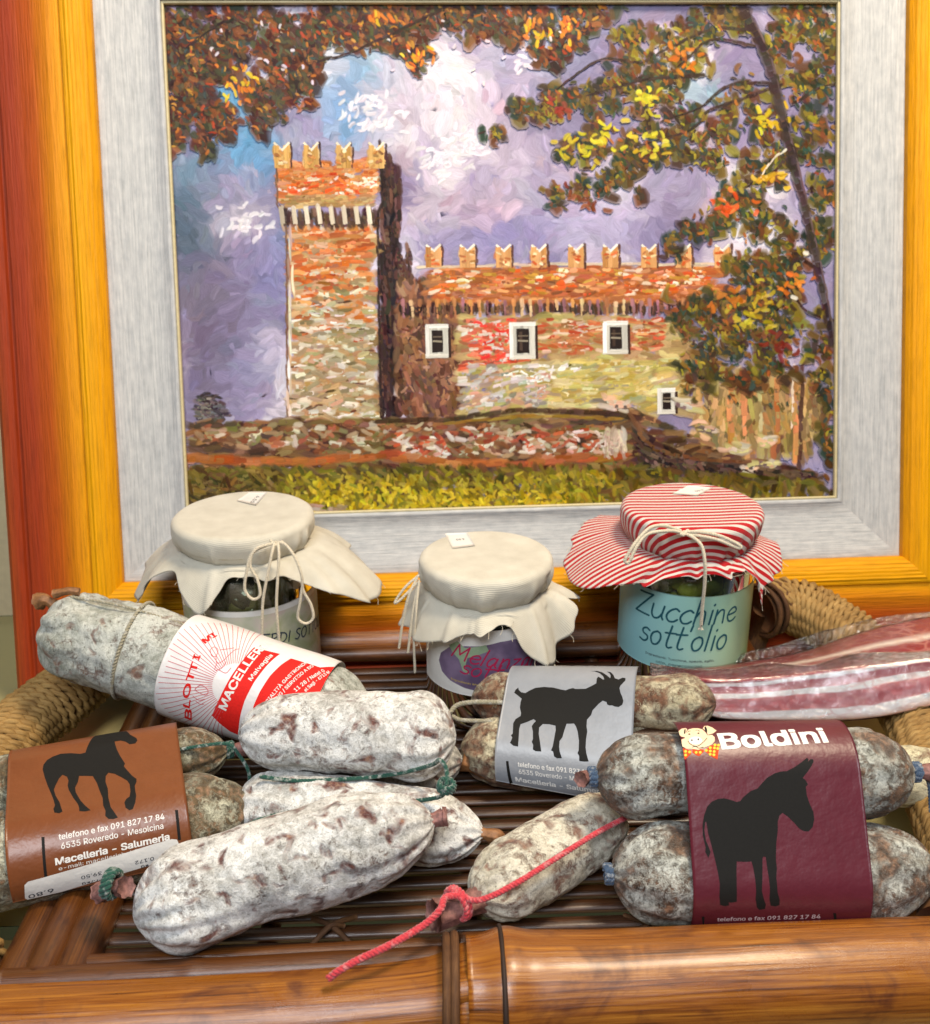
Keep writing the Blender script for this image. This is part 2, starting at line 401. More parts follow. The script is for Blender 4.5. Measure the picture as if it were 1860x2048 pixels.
M['linen'], M['stripe'] = mat_cloth(False), mat_cloth(True)
M['glass'] = mat_clear("jar_glass", (.90, .95, .88, 1), 1.5, .02)
M['film'] = mat_clear("vacuum_film", (.985, .98, .985, 1), 1.38, .05, .4, 1.6, .0)
def mat_shelf():
    m = Mt("frosted_shelf_glass", .12); m.set(Base_Color=srgb(176, 166, 120)); tr = m.node("ShaderNodeBsdfTransparent", {"Color": (.86, .92, .84, 1)}); out = m.t.nodes["Material Output"]
    ms = m.node("ShaderNodeMixShader", {0: .35, 1: m.b.outputs[0], 2: tr.outputs[0]}); m.link(ms.outputs[0], out.inputs[0]); return m.m
M['shelfglass'] = mat_shelf()
M['pork'] = mat_pancetta()
M['white'] = mat_paper("white_sticker_paper", (232, 230, 226), .5, .05)

# ------------------------------------------------------------------ setting
def structure(o): o["kind"] = "structure"; return o
SHELF = -2.6
V, F = box((0, 92, 30), (160, 0, 0), (0, .5, 0), (0, 0, 80))
wall = structure(build("wall", V, F, flat("cream_plaster", (226, 208, 168), .8, .05, 1.2, .25), smooth=False))
V, F = box((0, 60, -26), (160, 0, 0), (0, 60, 0), (0, 0, .5))
structure(build("cabinet_floor", V, F, flat("pale_cabinet_floor", (188, 172, 128), .6, .06, .6), smooth=False))
yf = onz(35, 1852, SHELF)[1]
sh = structure(build("glass_shelf", *box((0, (yf + 74) / 2, SHELF - .4), (120, 0, 0), (0, (74 - yf) / 2, 0), (0, 0, .4)), M['shelfglass'], smooth=False))
eg = Mt("green_glass_edge", .12); eg.set(Base_Color=srgb(14, 66, 50))
build("edge", *box((0, yf - .03, SHELF - .4), (120, 0, 0), (0, .02, 0), (0, 0, .42)), eg.m, sh, smooth=False)
build("edge", *box((0, 74.03, SHELF - .4), (120, 0, 0), (0, .02, 0), (0, 0, .42)), eg.m, sh, smooth=False)

# ------------------------------------------------------------------ framed painting
LEAN, PYAW = math.radians(16), math.radians(1.5)
PN = A(math.sin(PYAW) * math.cos(LEAN), -math.cos(PYAW) * math.cos(LEAN), math.sin(LEAN))
PU = A(math.cos(PYAW), math.sin(PYAW), 0); PV = np.cross(PN, PU)
P0 = ony(1024, 1017, 66.0)
def pic_uv(px, py):
    px, py = np.asarray(px, float), np.asarray(py, float)
    d = FWD + ((px - PW / 2) / FOC)[..., None] * RGT - ((py - PH / 2) / FOC)[..., None] * UPV
    t = ((P0 - CAM) @ PN) / (d @ PN)
    Q = CAM + d * t[..., None] - P0
    return Q @ PU, Q @ PV
cu, cv = pic_uv([319, 1677, 1672, 376], [5, 1, 998, 1036])
UL, UR, VB, VT = (cu[0] + cu[3]) / 2, (cu[1] + cu[2]) / 2, (cv[2] + cv[3]) / 2, (cv[0] + cv[1]) / 2
def PP(u, v, w): return P0 + np.multiply.outer(u, PU) + np.multiply.outer(v, PV) + np.multiply.outer(w, PN)
_b = PP((UL + UR) / 2, VB - 11.6, 0.0)
painting = thing("framed_painting", "large framed oil painting of a brick castle tower in autumn, leaning behind the jars", "painting", _b)
def member(name, prof, side, mat, parent):
    """one mitred side of a frame; prof rows: (distance out from the picture edge, height, v)"""
    prof = np.asarray(prof, float); n = 40
    u0, u1, v0, v1 = UL, UR, VB, VT
    s = np.linspace(0, 1, n); V, uvs = [], []
    for (d, w, vv) in prof:
        if side in "LR":
            vs = (v0 - d) + (v1 - v0 + 2 * d) * s; us = np.full(n, u0 - d if side == "L" else u1 + d); al = vs
        else:
            us = (u0 - d) + (u1 - u0 + 2 * d) * s; vs = np.full(n, v0 - d if side == "B" else v1 + d); al = us
        V.append(PP(us, vs, np.full(n, w))); uvs.append(np.stack([al + {"L": 0, "R": 90, "B": 190, "T": 300}[side], np.full(n, vv)], -1))
    V = np.concatenate(V); k = len(prof)
    F = gridf(k, n)
    if side in "RB": F = F[:, ::-1]
    o = build(name, V, F, mat, parent, uv=np.concatenate(uvs))
    return o
lin = [(-.05, .0, 0), (-.05, .46, .01), (.0, .55, .02), (.22, .55, .06), (.26, .50, .07), (1.2, .62, .3), (2.4, .85, .6), (3.4, 1.15, .85), (4.0, 1.32, .97), (4.1, 1.3, 1.0)]
def outer_profile():
    """fluted yellow ridge, hollow, rust-red outer bead"""
    key = [(4.1, 1.1), (4.12, 1.75), (4.4, 2.15), (4.9, 2.45), (5.5, 2.5), (5.9, 2.35), (6.02, 2.12), (6.15, 2.2), (6.9, 2.25), (7.8, 2.02), (8.8, 1.82), (9.7, 1.78),
           (10.15, 1.72), (10.25, 1.5), (10.45, 1.5), (10.55, 1.75), (10.9, 1.95), (11.3, 1.9), (11.6, 1.55), (11.65, .8), (11.65, -1.2)]
    key = np.array(key); L = np.concatenate([[0], np.cumsum(np.linalg.norm(np.diff(key, axis=0), axis=1))])
    t = np.sort(np.concatenate([L, np.linspace(0, L[-1], 150)])); d = np.interp(t, L, key[:, 0]); w = np.interp(t, L, key[:, 1])
    w = w + .035 * np.sin(d * 2 * np.pi / .26) * (((d > 4.3) & (d < 5.9)) * 1.0) + .012 * np.sin(d * 2 * np.pi / .17) * (((d > 6.3) & (d < 10)) * 1.0)
    return np.stack([d, w, np.clip((d - 4.1) / 7.55, 0, 1)], -1)
op = outer_profile()
for sd in "LRBT":
    member("moulding", op, sd, M['frame'], painting)
    member("liner", lin, sd, M['liner'], painting)
lipm = flat("cream_gilt_lip", (206, 192, 150), .4)
for sd in "LRBT":
    member("inner_lip", [(-.22, .05, 0), (-.22, .30, .2), (-.18, .36, .5), (-.06, .36, .8), (-.06, .0, 1)], sd, lipm, painting)
V, F = box(PP((UL + UR) / 2, (VB + VT) / 2, -.35), PU * (UR - UL + 2) / 2, PV * (VT - VB + 2) / 2, PN * .2)
build("canvas", V, F, flat("primed_canvas", (150, 140, 170), .8), painting, smooth=False)
V, F = box(PP((UL + UR) / 2, (VB + VT) / 2, -1.0), PU * (UR - UL + 22.8) / 2, PV * (VT - VB + 22.8) / 2, PN * .3)
build("backing_board", V, F, flat("brown_board", (120, 90, 60), .8), painting, smooth=False)
# ------------------------------------------------------------------ the painted picture: thick brush strokes of oil paint
RS = np.random.RandomState(7)
ST = []                                     # x, y, angle, length, width, bend, r, g, b  (photograph pixels / degrees)
def strokes(x, y, ang, ln, wd, col, bend=.15, cvar=12):
    x = np.atleast_1d(np.asarray(x, float)); n = len(x)
    f = lambda a: np.broadcast_to(np.asarray(a, float), (n,))
    col = np.broadcast_to(np.asarray(col, float), (n, 3)) + RS.normal(0, cvar, (n, 1)) + RS.normal(0, cvar * .45, (n, 3))
    ST.append(np.column_stack([x, f(y), f(ang) + 0 * x, f(ln) * RS.uniform(.7, 1.25, n), f(wd) * RS.uniform(.75, 1.25, n), RS.normal(0, bend, n), col, np.zeros(n)]))
def bar(p, q, w, col, cvar=6, lv=1.0):
    """one long square-ended stroke"""
    d = A(q[0] - p[0], q[1] - p[1]); c_ = np.asarray(col, float) + RS.normal(0, cvar)
    ST.append(np.array([[(p[0] + q[0]) / 2, (p[1] + q[1]) / 2, math.degrees(math.atan2(d[1], d[0])), np.hypot(*d) + w * .3, w, 0, c_[0], c_[1], c_[2], lv]]))
def pick(pal, n, p=None): return np.asarray(pal, float)[RS.choice(len(pal), n, p=p)]
def inpoly(x, y, poly):
    poly = np.asarray(poly, float); r = np.zeros(len(x), bool); j = len(poly) - 1
    for i in range(len(poly)):
        a, b = poly[i], poly[j]
        c = ((a[1] > y) != (b[1] > y)) & (x < (b[0] - a[0]) * (y - a[1]) / (b[1] - a[1] + 1e-9) + a[0]); r ^= c; j = i
    return r
def fill(poly, pal, n, ln, wd, ang=0, ja=10, p=None, cvar=12, bend=.12):
    poly = np.asarray(poly, float); k = int(n * 6) + 10
    x = RS.uniform(poly[:, 0].min(), poly[:, 0].max(), k); y = RS.uniform(poly[:, 1].min(), poly[:, 1].max(), k)
    an = RS.normal(ang, ja, k); dx, dy = np.cos(np.radians(an)) * ln * .45, np.sin(np.radians(an)) * ln * .45
    ok = inpoly(x, y, poly) & inpoly(x + dx, y + dy, poly) & inpoly(x - dx, y - dy, poly); x, y, an = x[ok][:n], y[ok][:n], an[ok][:n]
    strokes(x, y, an, ln, wd, pick(pal, len(x), p), bend, cvar)
def line(pts, w0, w1, col, step=8, jit=1.0, cvar=8):
    P = smooth_path(np.asarray(pts, float), max(3, int(np.sum(np.linalg.norm(np.diff(np.asarray(pts, float), axis=0), axis=1)) / step)))
    d = np.gradient(P, axis=0); a = np.degrees(np.arctan2(d[:, 1], d[:, 0])); n = len(P)
    strokes(P[:, 0] + RS.normal(0, jit, n), P[:, 1] + RS.normal(0, jit, n), a, step * 2.4, np.linspace(w0, w1, n), col, .05, cvar)
X0, X1, Y0, Y1 = 322, 1674, 4, 1032
# --- sky
def sky_col(x, y):
    P = np.stack([x / 150., y / 120., np.zeros_like(x)], -1); n = fbm(P, 4, 3); n2 = fbm(P * 1.7 + 9, 4, 11); n3 = fbm(P * .6 + 4, 3, 23)
    c = np.array([164, 152, 190.]) + 0 * x[:, None]
    mixc = lambda c, t, k: c * (1 - np.clip(k, 0, 1)[:, None]) + np.array(t, float) * np.clip(k, 0, 1)[:, None]
    c = mixc(c, (190, 160, 184), (n2 - .05) * 2.2)
    c = mixc(c, (202, 190, 212), (n - .10) * 4.0); c = mixc(c, (222, 214, 228), (n - .40) * 3.0)
    c = mixc(c, (136, 124, 168), (-n - .10) * 3.0)
    for (bx, by, sx, sy, t, k) in [(500, 300, 70, 60, (96, 160, 214), 1.1), (690, 215, 60, 70, (100, 152, 212), 1.0), (740, 130, 45, 50, (92, 170, 216), .9),
            (470, 190, 45, 55, (80, 160, 210), 1.0), (372, 340, 40, 50, (84, 150, 180), .8), (375, 480, 50, 90, (52, 96, 116), 1.1), (600, 470, 50, 40, (110, 160, 206), .6),
            (1090, 70, 80, 60, (120, 170, 205), .6), (1400, 180, 60, 30, (122, 172, 200), .8), (560, 560, 60, 90, (126, 128, 190), .8), (430, 700, 80, 150, (112, 100, 140), .9),
            (380, 620, 60, 150, (116, 104, 132), .8), (500, 760, 60, 80, (150, 148, 196), .7), (1000, 480, 300, 40, (140, 134, 204), .7), (1500, 640, 120, 80, (140, 150, 200), .6)]:
        c = mixc(c, t, k * np.exp(-((x - bx) / sx) ** 2 - ((y - by) / sy) ** 2) * (1 + .5 * n2))
    for (bx, by, sx, sy, t, k) in [(780, 170, 50, 70, (206, 198, 220), .9), (930, 300, 55, 30, (222, 216, 230), 1.0), (1000, 340, 90, 60, (206, 190, 214), .8), (860, 430, 60, 40, (204, 186, 206), .7),
            (470, 440, 60, 50, (204, 198, 216), .9), (1180, 560 - 120, 120, 60, (176, 166, 214), .7), (1340, 350, 90, 40, (204, 194, 222), .8), (530, 690, 40, 40, (196, 194, 226), .8), (1050, 130, 60, 80, (200, 190, 222), .7)]:
        c = mixc(c, t, k * np.exp(-((x - bx) / sx) ** 2 - ((y - by) / sy) ** 2) * (1 + .8 * n))
    g = c.mean(1, keepdims=True); c = g + (c - g) * .80 + np.array([3, 2, 2.])
    return c
for (n, ln, wd, cv_) in ((1300, 110, 56, 3), (2000, 62, 30, 4), (900, 34, 14, 5)):
    x = RS.uniform(X0, X1, n); y = RS.uniform(Y0, 900, n)
    a = fbm(np.stack([x / 120., y / 120., np.ones(n)], -1), 2, 41) * 110 + RS.normal(0, 22, n)
    strokes(x, y, a, ln, wd, sky_col(x, y), .28, cv_)
for (bx, by, n) in ((760, 240, 20), (930, 290, 45), (890, 320, 35), (730, 210, 25), (480, 440, 20), (560, 440, 12), (1060, 110, 12)):  # cloud highlights
    strokes(RS.normal(bx, 28, n), RS.normal(by, 15, n), RS.uniform(-80, 20, n), 22, 9, (232, 226, 236), .3, 6)
# --- far ruin at the left
fill([(385, 790), (432, 778), (470, 838), (382, 842)], [(96, 88, 92), (70, 58, 62)], 60, 24, 9, 10, 15)
fill([(388, 795), (426, 795), (424, 838), (388, 838)], [(142, 132, 122), (120, 110, 100)], 40, 22, 7, 0, 5)
# --- tower
BR = [(214, 112, 44), (196, 88, 34), (226, 146, 84), (168, 92, 52), (230, 190, 150), (206, 130, 70)]
GR = [(186, 166, 132), (208, 196, 172), (160, 142, 112), (226, 216, 200), (150, 136, 96), (190, 150, 112)]
fill([(762, 300), (800, 330), (800, 640), (795, 850), (758, 850)], [(66, 40, 36), (50, 30, 30), (92, 58, 48), (40, 26, 28)], 420, 34, 13, 88, 8)
fill([(568, 450), (758, 450), (762, 842), (572, 845)], [(186, 140, 92), (196, 160, 116), (170, 130, 90)], 420, 46, 24, 0, 20)
fill([(568, 455), (758, 455), (758, 560), (570, 560)], BR, 130, 40, 13, 0, 8)
fill([(572, 540), (758, 540), (758, 690), (572, 690)], BR + GR, 150, 34, 13, 0, 14)
fill([(572, 640), (760, 640), (762, 842), (574, 842)], GR, 190, 32, 14, 0, 16)
fill([(572, 600), (760, 600), (762, 842), (574, 842)], [(240, 236, 226), (96, 70, 52), (228, 220, 204)], 90, 22, 5, 0, 12)
fill([(547, 322), (762, 320), (764, 405), (550, 408)], [(210, 120, 54), (216, 150, 96), (190, 106, 52)], 220, 32, 12, 0, 10)
fill([(552, 345), (758, 345), (758, 388), (552, 388)], [(232, 96, 30), (236, 150, 80), (240, 226, 210), (180, 120, 70), (222, 84, 30)], 90, 24, 9, 0, 16)
fill([(550, 392), (764, 390), (764, 412), (552, 414)], [(196, 160, 106), (176, 138, 88)], 60, 34, 10, 0, 3)
for k, xm in enumerate((547, 607, 672, 737)):                                   # swallow-tailed merlons
    w = 32 if k in (0, 3) else 30
    fill([(xm, 286), (xm + w * .5, 298), (xm + w, 286), (xm + w, 334), (xm, 334)], [(214, 168, 96), (228, 190, 130), (200, 150, 84)], 34, 20, 9, 88, 8)
    for q in (.2, .5, .8): bar((xm + w * q, 292 + 8 * (q == .5)), (xm + w * q, 334), w * .34, (214, 168, 98), 12)
    bar((xm + 1, 285), (xm + w * .5, 300), 4.5, (240, 228, 200), lv=2.0); bar((xm + w * .5, 300), (xm + w - 1, 285), 4.5, (240, 228, 200), lv=2.5)
    line([(xm + w + 3, 290), (xm + w + 3, 330)], 5, 5, (64, 38, 34), 6)
for (xm, yt) in ((768, 300), (782, 318)): fill([(xm, yt), (xm + 14, yt + 6), (xm + 14, yt + 60), (xm, yt + 60)], [(70, 42, 38)], 14, 20, 8, 88, 5)
fill([(556, 412), (762, 412), (752, 458), (572, 460)], [(66, 42, 34), (90, 62, 46)], 90, 26, 12, 86, 6)
for xm in range(562, 756, 25): bar((xm, 414), (xm + 3, 446), 9, (222, 208, 186), 14, lv=1.5); line([(xm, 416), (xm + 2, 440), (xm + 5, 454)], 9, 6, (214, 200, 180) if xm % 2 else (196, 172, 140), 7)
line([(553, 300), (556, 405), (572, 460), (574, 840)], 4, 4, (120, 84, 58), 9); line([(760, 290), (764, 405), (756, 460), (762, 840)], 5, 5, (48, 30, 28), 9)
line([(580, 470), (580, 830)], 6, 6, (224, 212, 190), 26, 3, 20)
# --- curtain wall
fill([(790, 530), (930, 560), (930, 850), (790, 850)], [(118, 80, 58), (96, 64, 50), (136, 92, 66), (150, 104, 74), (84, 56, 48)], 560, 34, 16, 82, 26)
fill([(800, 640), (925, 640), (925, 840), (800, 840)], [(170, 120, 86), (120, 70, 50), (90, 60, 52), (186, 140, 110)], 70, 22, 7, 40, 50)
fill([(790, 490), (820, 480), (825, 560), (790, 560)], [(96, 62, 50), (70, 44, 40)], 40, 22, 9, 88, 12)
fill([(850, 535), (1470, 530), (1470, 605), (840, 610)], [(186, 106, 54), (200, 128, 76), (172, 96, 50), (160, 92, 54)], 420, 44, 13, 0, 5)
fill([(850, 540), (1430, 535), (1430, 590), (850, 590)], [(228, 96, 40), (232, 160, 110), (240, 220, 196), (206, 110, 44), (150, 96, 60), (196, 150, 60)], 260, 24, 9, 2, 10)
line([(850, 534), (1090, 528), (1460, 528)], 6, 6, (216, 196, 170), 14, 1)
for k, xm in enumerate((852, 920, 992, 1063, 1137, 1206, 1283, 1352, 1430)):
    fill([(xm, 492), (xm + 15, 500), (xm + 30, 490), (xm + 30, 532), (xm, 532)], [(212, 160, 100), (226, 140, 70), (214, 180, 120)], 26, 19, 9, 88, 10)
    for q in (5, 15, 25): bar((xm + q, 496 + 6 * (q == 15)), (xm + q, 533), 11, (212, 156, 98), 14)
    bar((xm + 1, 490), (xm + 15, 502), 4.5, (242, 236, 222), lv=2.0); bar((xm + 15, 502), (xm + 29, 489), 4.5, (242, 236, 222), lv=2.5); line([(xm + 33, 494), (xm + 33, 530)], 6, 6, (88, 56, 46), 6)
    if k % 3 == 1: strokes([xm + 15], [515], 10, 18, 12, (236, 92, 44))
fill([(800, 604), (1440, 602), (1430, 632), (800, 634)], [(58, 40, 34), (84, 58, 44), (120, 84, 60)], 220, 24, 10, 88, 8)
for xm in range(806, 1430, 17): line([(xm, 606), (xm + 1, 628)], 9, 7, pick([(216, 150, 90), (190, 128, 84), (228, 196, 150), (160, 110, 120)], 1)[0], 8)
fill([(905, 630), (1400, 632), (1400, 835), (905, 850)], [(176, 150, 96), (190, 168, 108), (166, 132, 90), (200, 178, 116)], 700, 42, 17, 0, 14)
fill([(915, 636), (1060, 636), (1060, 720), (915, 740)], [(206, 84, 58), (222, 110, 76), (226, 214, 206), (190, 120, 86), (150, 90, 70), (236, 60, 44)], 190, 26, 10, 0, 14)
fill([(1070, 636), (1340, 636), (1330, 700), (1070, 710)], [(186, 104, 60), (206, 132, 90), (226, 196, 170), (160, 116, 70), (190, 80, 46)], 190, 28, 9, 3, 10)
fill([(1050, 720), (1360, 720), (1360, 820), (1040, 810)], [(206, 188, 112), (196, 176, 92), (214, 202, 150), (180, 160, 84), (170, 160, 120)], 230, 40, 13, -4, 10)
fill([(910, 730), (1110, 730), (1100, 812), (910, 830)], [(190, 182, 176), (214, 210, 206), (150, 140, 130), (206, 160, 130), (168, 160, 100)], 150, 26, 11, -12, 14)
fill([(1000, 735), (1170, 722), (1170, 756), (1000, 775)], [(238, 238, 232)], 34, 22, 7, -6, 20)
for (wx, wy, w, h) in ((852, 652, 44, 60), (1020, 648, 50, 66), (1207, 646, 48, 58), (1316, 780, 34, 44)):
    for q in (.15, .4, .62, .86): bar((wx + w * q, wy), (wx + w * q, wy + h), w * .3, (204, 202, 192))
    bar((wx + w * .52, wy + h * .2), (wx + w * .52, wy + h * .82), w * .5, (44, 33, 29), lv=2.0); bar((wx + w * .44, wy + h * .25), (wx + w * .44, wy + h * .78), w * .12, (70, 54, 44), lv=3.0)
    bar((wx + w * .32, wy + h * .5), (wx + w * .72, wy + h * .52), 3.5, (150, 140, 120), lv=4.0); bar((wx + w * .32, wy + h * .36), (wx + w * .72, wy + h * .36), 2.5, (110, 96, 80), lv=4.0)
    bar((wx + w + 3, wy + 4), (wx + w + 3, wy + h + 2), 6, (66, 46, 38)); bar((wx, wy), (wx + w, wy), 8, (240, 238, 232), lv=3.0); bar((wx + 3, wy), (wx + 3, wy + h), 8, (238, 236, 230), lv=3.5); bar((wx, wy + h), (wx + w, wy + h), 8, (216, 212, 200), lv=3.0)
for xm in (852, 920, 992, 1063, 1137, 1206, 1283, 1352, 1430): strokes(RS.uniform(xm + 4, xm + 26, 7), RS.uniform(504, 530, 7), RS.normal(0, 25, 7), 12, 6, pick([(214, 96, 48), (196, 124, 70), (236, 210, 170), (160, 96, 60)], 7), .1, 10)
for xm in (547, 607, 672, 737): strokes(RS.uniform(xm + 4, xm + 28, 8), RS.uniform(302, 332, 8), RS.normal(0, 25, 8), 12, 6, pick([(206, 140, 76), (190, 120, 66), (236, 214, 170), (160, 110, 70)], 8), .1, 10)
# --- right end of the wall, pillars
fill([(1390, 720), (1640, 740), (1640, 930), (1380, 930)], [(176, 150, 92), (150, 124, 78), (190, 150, 96), (120, 96, 64)], 330, 46, 17, 85, 14)
for xm in (1460, 1490, 1520, 1552, 1590): line([(xm, 760 + (xm % 3) * 14), (xm + 2, 905)], 18, 18, pick([(214, 150, 96), (200, 130, 76), (196, 176, 120)], 1)[0], 22, 3, 16)
line([(1605, 740), (1600, 930)], 12, 14, (84, 54, 44), 18); line([(1588, 745), (1585, 840)], 8, 8, (240, 226, 206), 20)
# --- rubble bank, low wall, path
fill([(366, 842), (760, 838), (930, 838), (1260, 815), (1450, 900), (1660, 950), (1660, 980), (366, 960)], [(110, 78, 50), (88, 58, 40), (136, 96, 60), (72, 48, 36), (120, 106, 60)], 1500, 46, 15, 2, 14)
fill([(380, 848), (800, 842), (1230, 850), (1230, 915), (900, 922), (380, 890)], [(176, 150, 120), (150, 116, 88), (166, 100, 64), (206, 196, 176), (104, 72, 54), (140, 84, 52), (130, 116, 76)], 330, 28, 12, 3, 24)
fill([(770, 860), (1200, 850), (1220, 905), (780, 915)], [(196, 92, 62), (206, 160, 140), (222, 212, 200), (160, 70, 46), (130, 94, 74)], 110, 24, 10, 10, 30)
line([(372, 915), (560, 925), (760, 912), (960, 928), (1230, 915)], 20, 16, (176, 96, 44), 24, 3, 14)
line([(760, 842), (900, 838), (1040, 822), (1200, 826), (1268, 836)], 9, 12, (66, 46, 28), 14); line([(900, 846), (1060, 832), (1230, 836)], 7, 7, (150, 116, 40), 16, 1)
fill([(1205, 850), (1258, 845), (1258, 925), (1205, 920)], [(206, 190, 170), (180, 160, 140)], 44, 30, 12, 80, 16)
fill([(1262, 842), (1300, 880), (1400, 920), (1560, 940), (1640, 950), (1640, 970), (1270, 960)], [(58, 42, 38), (80, 60, 50), (46, 34, 34), (104, 80, 66)], 260, 44, 14, 22, 14)
line([(1268, 840), (1300, 890), (1380, 915), (1490, 925)], 16, 9, (112, 72, 46), 16)
for (bx, by) in ((1240, 812), (1215, 805), (1500, 935), (1540, 930), (1480, 895), (1540, 880), (1415, 860), (1380, 810)): strokes(RS.normal(bx, 8, 7), RS.normal(by, 5, 7), RS.normal(10, 14, 7), 34, 12, pick([(206, 196, 180), (226, 180, 150), (110, 92, 90), (196, 190, 130)], 7), .2, 8)
# --- grass
fill([(366, 930), (1240, 925), (1670, 960), (1672, 1036), (366, 1040)], [(110, 98, 28), (88, 78, 24), (130, 116, 34), (74, 62, 26), (104, 80, 40)], 1500, 34, 13, 60, 40)
fill([(560, 945), (1230, 938), (1230, 1030), (560, 1036)], [(138, 124, 28), (160, 142, 30), (112, 100, 28), (176, 156, 46)], 700, 20, 8, 70, 45)
fill([(620, 955), (1140, 985), (1140, 1032), (600, 1034)], [(196, 170, 26), (206, 182, 44), (170, 146, 24), (118, 106, 28)], 420, 17, 8, 60, 60)
fill([(366, 935), (560, 935), (560, 1035), (366, 1035)], [(96, 74, 34), (70, 58, 26), (120, 100, 40)], 160, 32, 12, 20, 40)
fill([(560, 1005), (700, 1010), (700, 1035), (560, 1035)], [(176, 150, 150), (150, 130, 110)], 30, 30, 11, 0, 20)
# --- autumn boughs, upper left and top
RU = [(82, 40, 32), (106, 54, 36), (66, 42, 38), (128, 76, 44), (92, 74, 44), (66, 66, 50), (146, 88, 46), (58, 52, 50), (84, 84, 56)]
def boughs(cl, pal, ln=24, wd=15, dens=1.0, p=None, keep=.65):
    for (x, y, rx, ry, n) in cl:
        n = int(n * dens); a = RS.uniform(0, 2 * np.pi, n); r = np.sqrt(RS.uniform(0, 1, n)) * (1 + .25 * RS.normal(0, 1, n)); X_, Y_ = x + rx * r * np.cos(a), y + ry * r * np.sin(a)
        k = (np.floor(vnoise(np.stack([X_ / 34., Y_ / 34., np.zeros(n)], -1), 91) * 40 + 400)).astype(int) % len(pal); q = RS.uniform(0, 1, n) < keep
        col = np.where(q[:, None], np.asarray(pal, float)[k], pick(pal, n, p))
        strokes(X_, Y_, 55 + RS.normal(0, 38, n), ln, wd, col, .3, 8)
TL = [(372, 60, 56, 60, 90), (370, 170, 46, 70, 80), (345, 250, 26, 50, 34), (430, 130, 60, 50, 80), (420, 230, 36, 50, 50), (500, 60, 70, 50, 90), (560, 120, 50, 46, 60), (540, 200, 50, 40, 55), (450, 250, 30, 40, 26),
      (520, 245, 22, 26, 16), (410, 290, 20, 24, 14), (610, 130, 40, 40, 40), (640, 60, 70, 46, 80), (600, 190, 34, 26, 18), (720, 50, 60, 44, 60), (800, 60, 60, 50, 60), (830, 110, 26, 36, 26), (880, 30, 60, 26, 50), (960, 40, 60, 34, 60), (1040, 50, 60, 44, 60),
      (1100, 90, 34, 50, 34), (1160, 50, 40, 40, 36), (780, 20, 80, 18, 40), (1180, 20, 60, 18, 30)]
boughs(TL, [tuple(.82 * q for q in z) for z in RU], 44, 26, .38)
boughs(TL, RU, 24, 12, .6)
boughs(TL, RU + [(196, 112, 44), (176, 70, 38), (190, 136, 56), (56, 76, 74)], 16, 6, .6)
for (x, y, n) in ((470, 180, 14), (490, 172, 10), (830, 120, 16), (1080, 60, 16), (1140, 60, 14), (760, 40, 12)): strokes(RS.normal(x, 18, n), RS.normal(y, 16, n), RS.uniform(20, 120, n), 18, 8, pick([(230, 190, 40), (226, 120, 44), (222, 140, 40)], n), .2, 10)
strokes(RS.uniform(420, 1150, 26), RS.uniform(40, 170, 26), RS.uniform(0, 180, 26), 12, 6, (226, 216, 226), .3, 10)
line([(900, 10), (800, 60), (700, 105), (640, 120)], 8, 4, (60, 42, 38), 9); line([(460, 40), (420, 60), (380, 90)], 6, 3, (50, 36, 34), 8)
# --- the tree on the right
OL = [(78, 72, 36), (104, 86, 38), (96, 62, 36), (54, 60, 44), (134, 102, 42), (118, 70, 38), (66, 48, 38), (146, 132, 42), (48, 66, 58)]
TRK = [(1478, 0), (1530, 110), (1570, 260), (1612, 430), (1640, 560), (1662, 680)]
RT = [(1640, 60, 40, 60, 60), (1600, 30, 50, 30, 50), (1560, 90, 40, 40, 40), (1440, 40, 60, 36, 50), (1380, 70, 50, 40, 46), (1300, 90, 60, 40, 50), (1260, 70, 30, 24, 24), (1360, 130, 60, 40, 50), (1250, 160, 40, 36, 36), (1200, 200, 46, 40, 40), (1130, 200, 50, 30, 40),
      (1080, 225, 50, 26, 40), (1040, 220, 30, 24, 18), (990, 270, 22, 18, 16), (1290, 200, 44, 40, 36), (1330, 170, 46, 40, 36), (1200, 270, 34, 40, 30), (1170, 300, 34, 30, 26), (1130, 300, 22, 18, 14), (1310, 280, 50, 36, 44), (1270, 310, 40, 36, 40), (1370, 250, 44, 40, 40),
      (1430, 270, 46, 50, 46), (1360, 310, 40, 26, 26), (1420, 320, 30, 26, 22), (1190, 370, 46, 28, 34), (1120, 390, 34, 20, 22), (1240, 340, 40, 26, 30), (1280, 390, 14, 14, 8), (1480, 200, 40, 50, 36), (1530, 240, 40, 40, 34), (1600, 180, 46, 60, 50), (1650, 140, 24, 60, 34),
      (1620, 280, 50, 46, 50), (1560, 300, 50, 30, 34), (1530, 350, 50, 36, 40), (1480, 400, 50, 34, 44), (1430, 440, 40, 30, 34), (1390, 460, 30, 22, 24), (1510, 440, 40, 40, 30), (1560, 450, 34, 40, 26), (1640, 380, 30, 60, 40), (1350, 490, 22, 26, 22), (1640, 480, 30, 40, 30), (1560, 520, 60, 40, 54),
      (1500, 540, 50, 36, 44), (1480, 600, 50, 40, 50), (1550, 580, 50, 50, 60), (1420, 620, 50, 36, 46), (1370, 640, 40, 46, 44), (1430, 680, 60, 46, 66), (1500, 660, 50, 60, 66), (1560, 660, 50, 60, 60), (1400, 740, 44, 50, 40), (1470, 750, 44, 50, 40), (1540, 740, 50, 50, 44), (1640, 720, 26, 90, 50), (1655, 850, 14, 90, 40)]
boughs(RT, [tuple(.85 * q for q in z) for z in OL], 38, 23, .30)
boughs(RT, OL, 22, 11, .45)
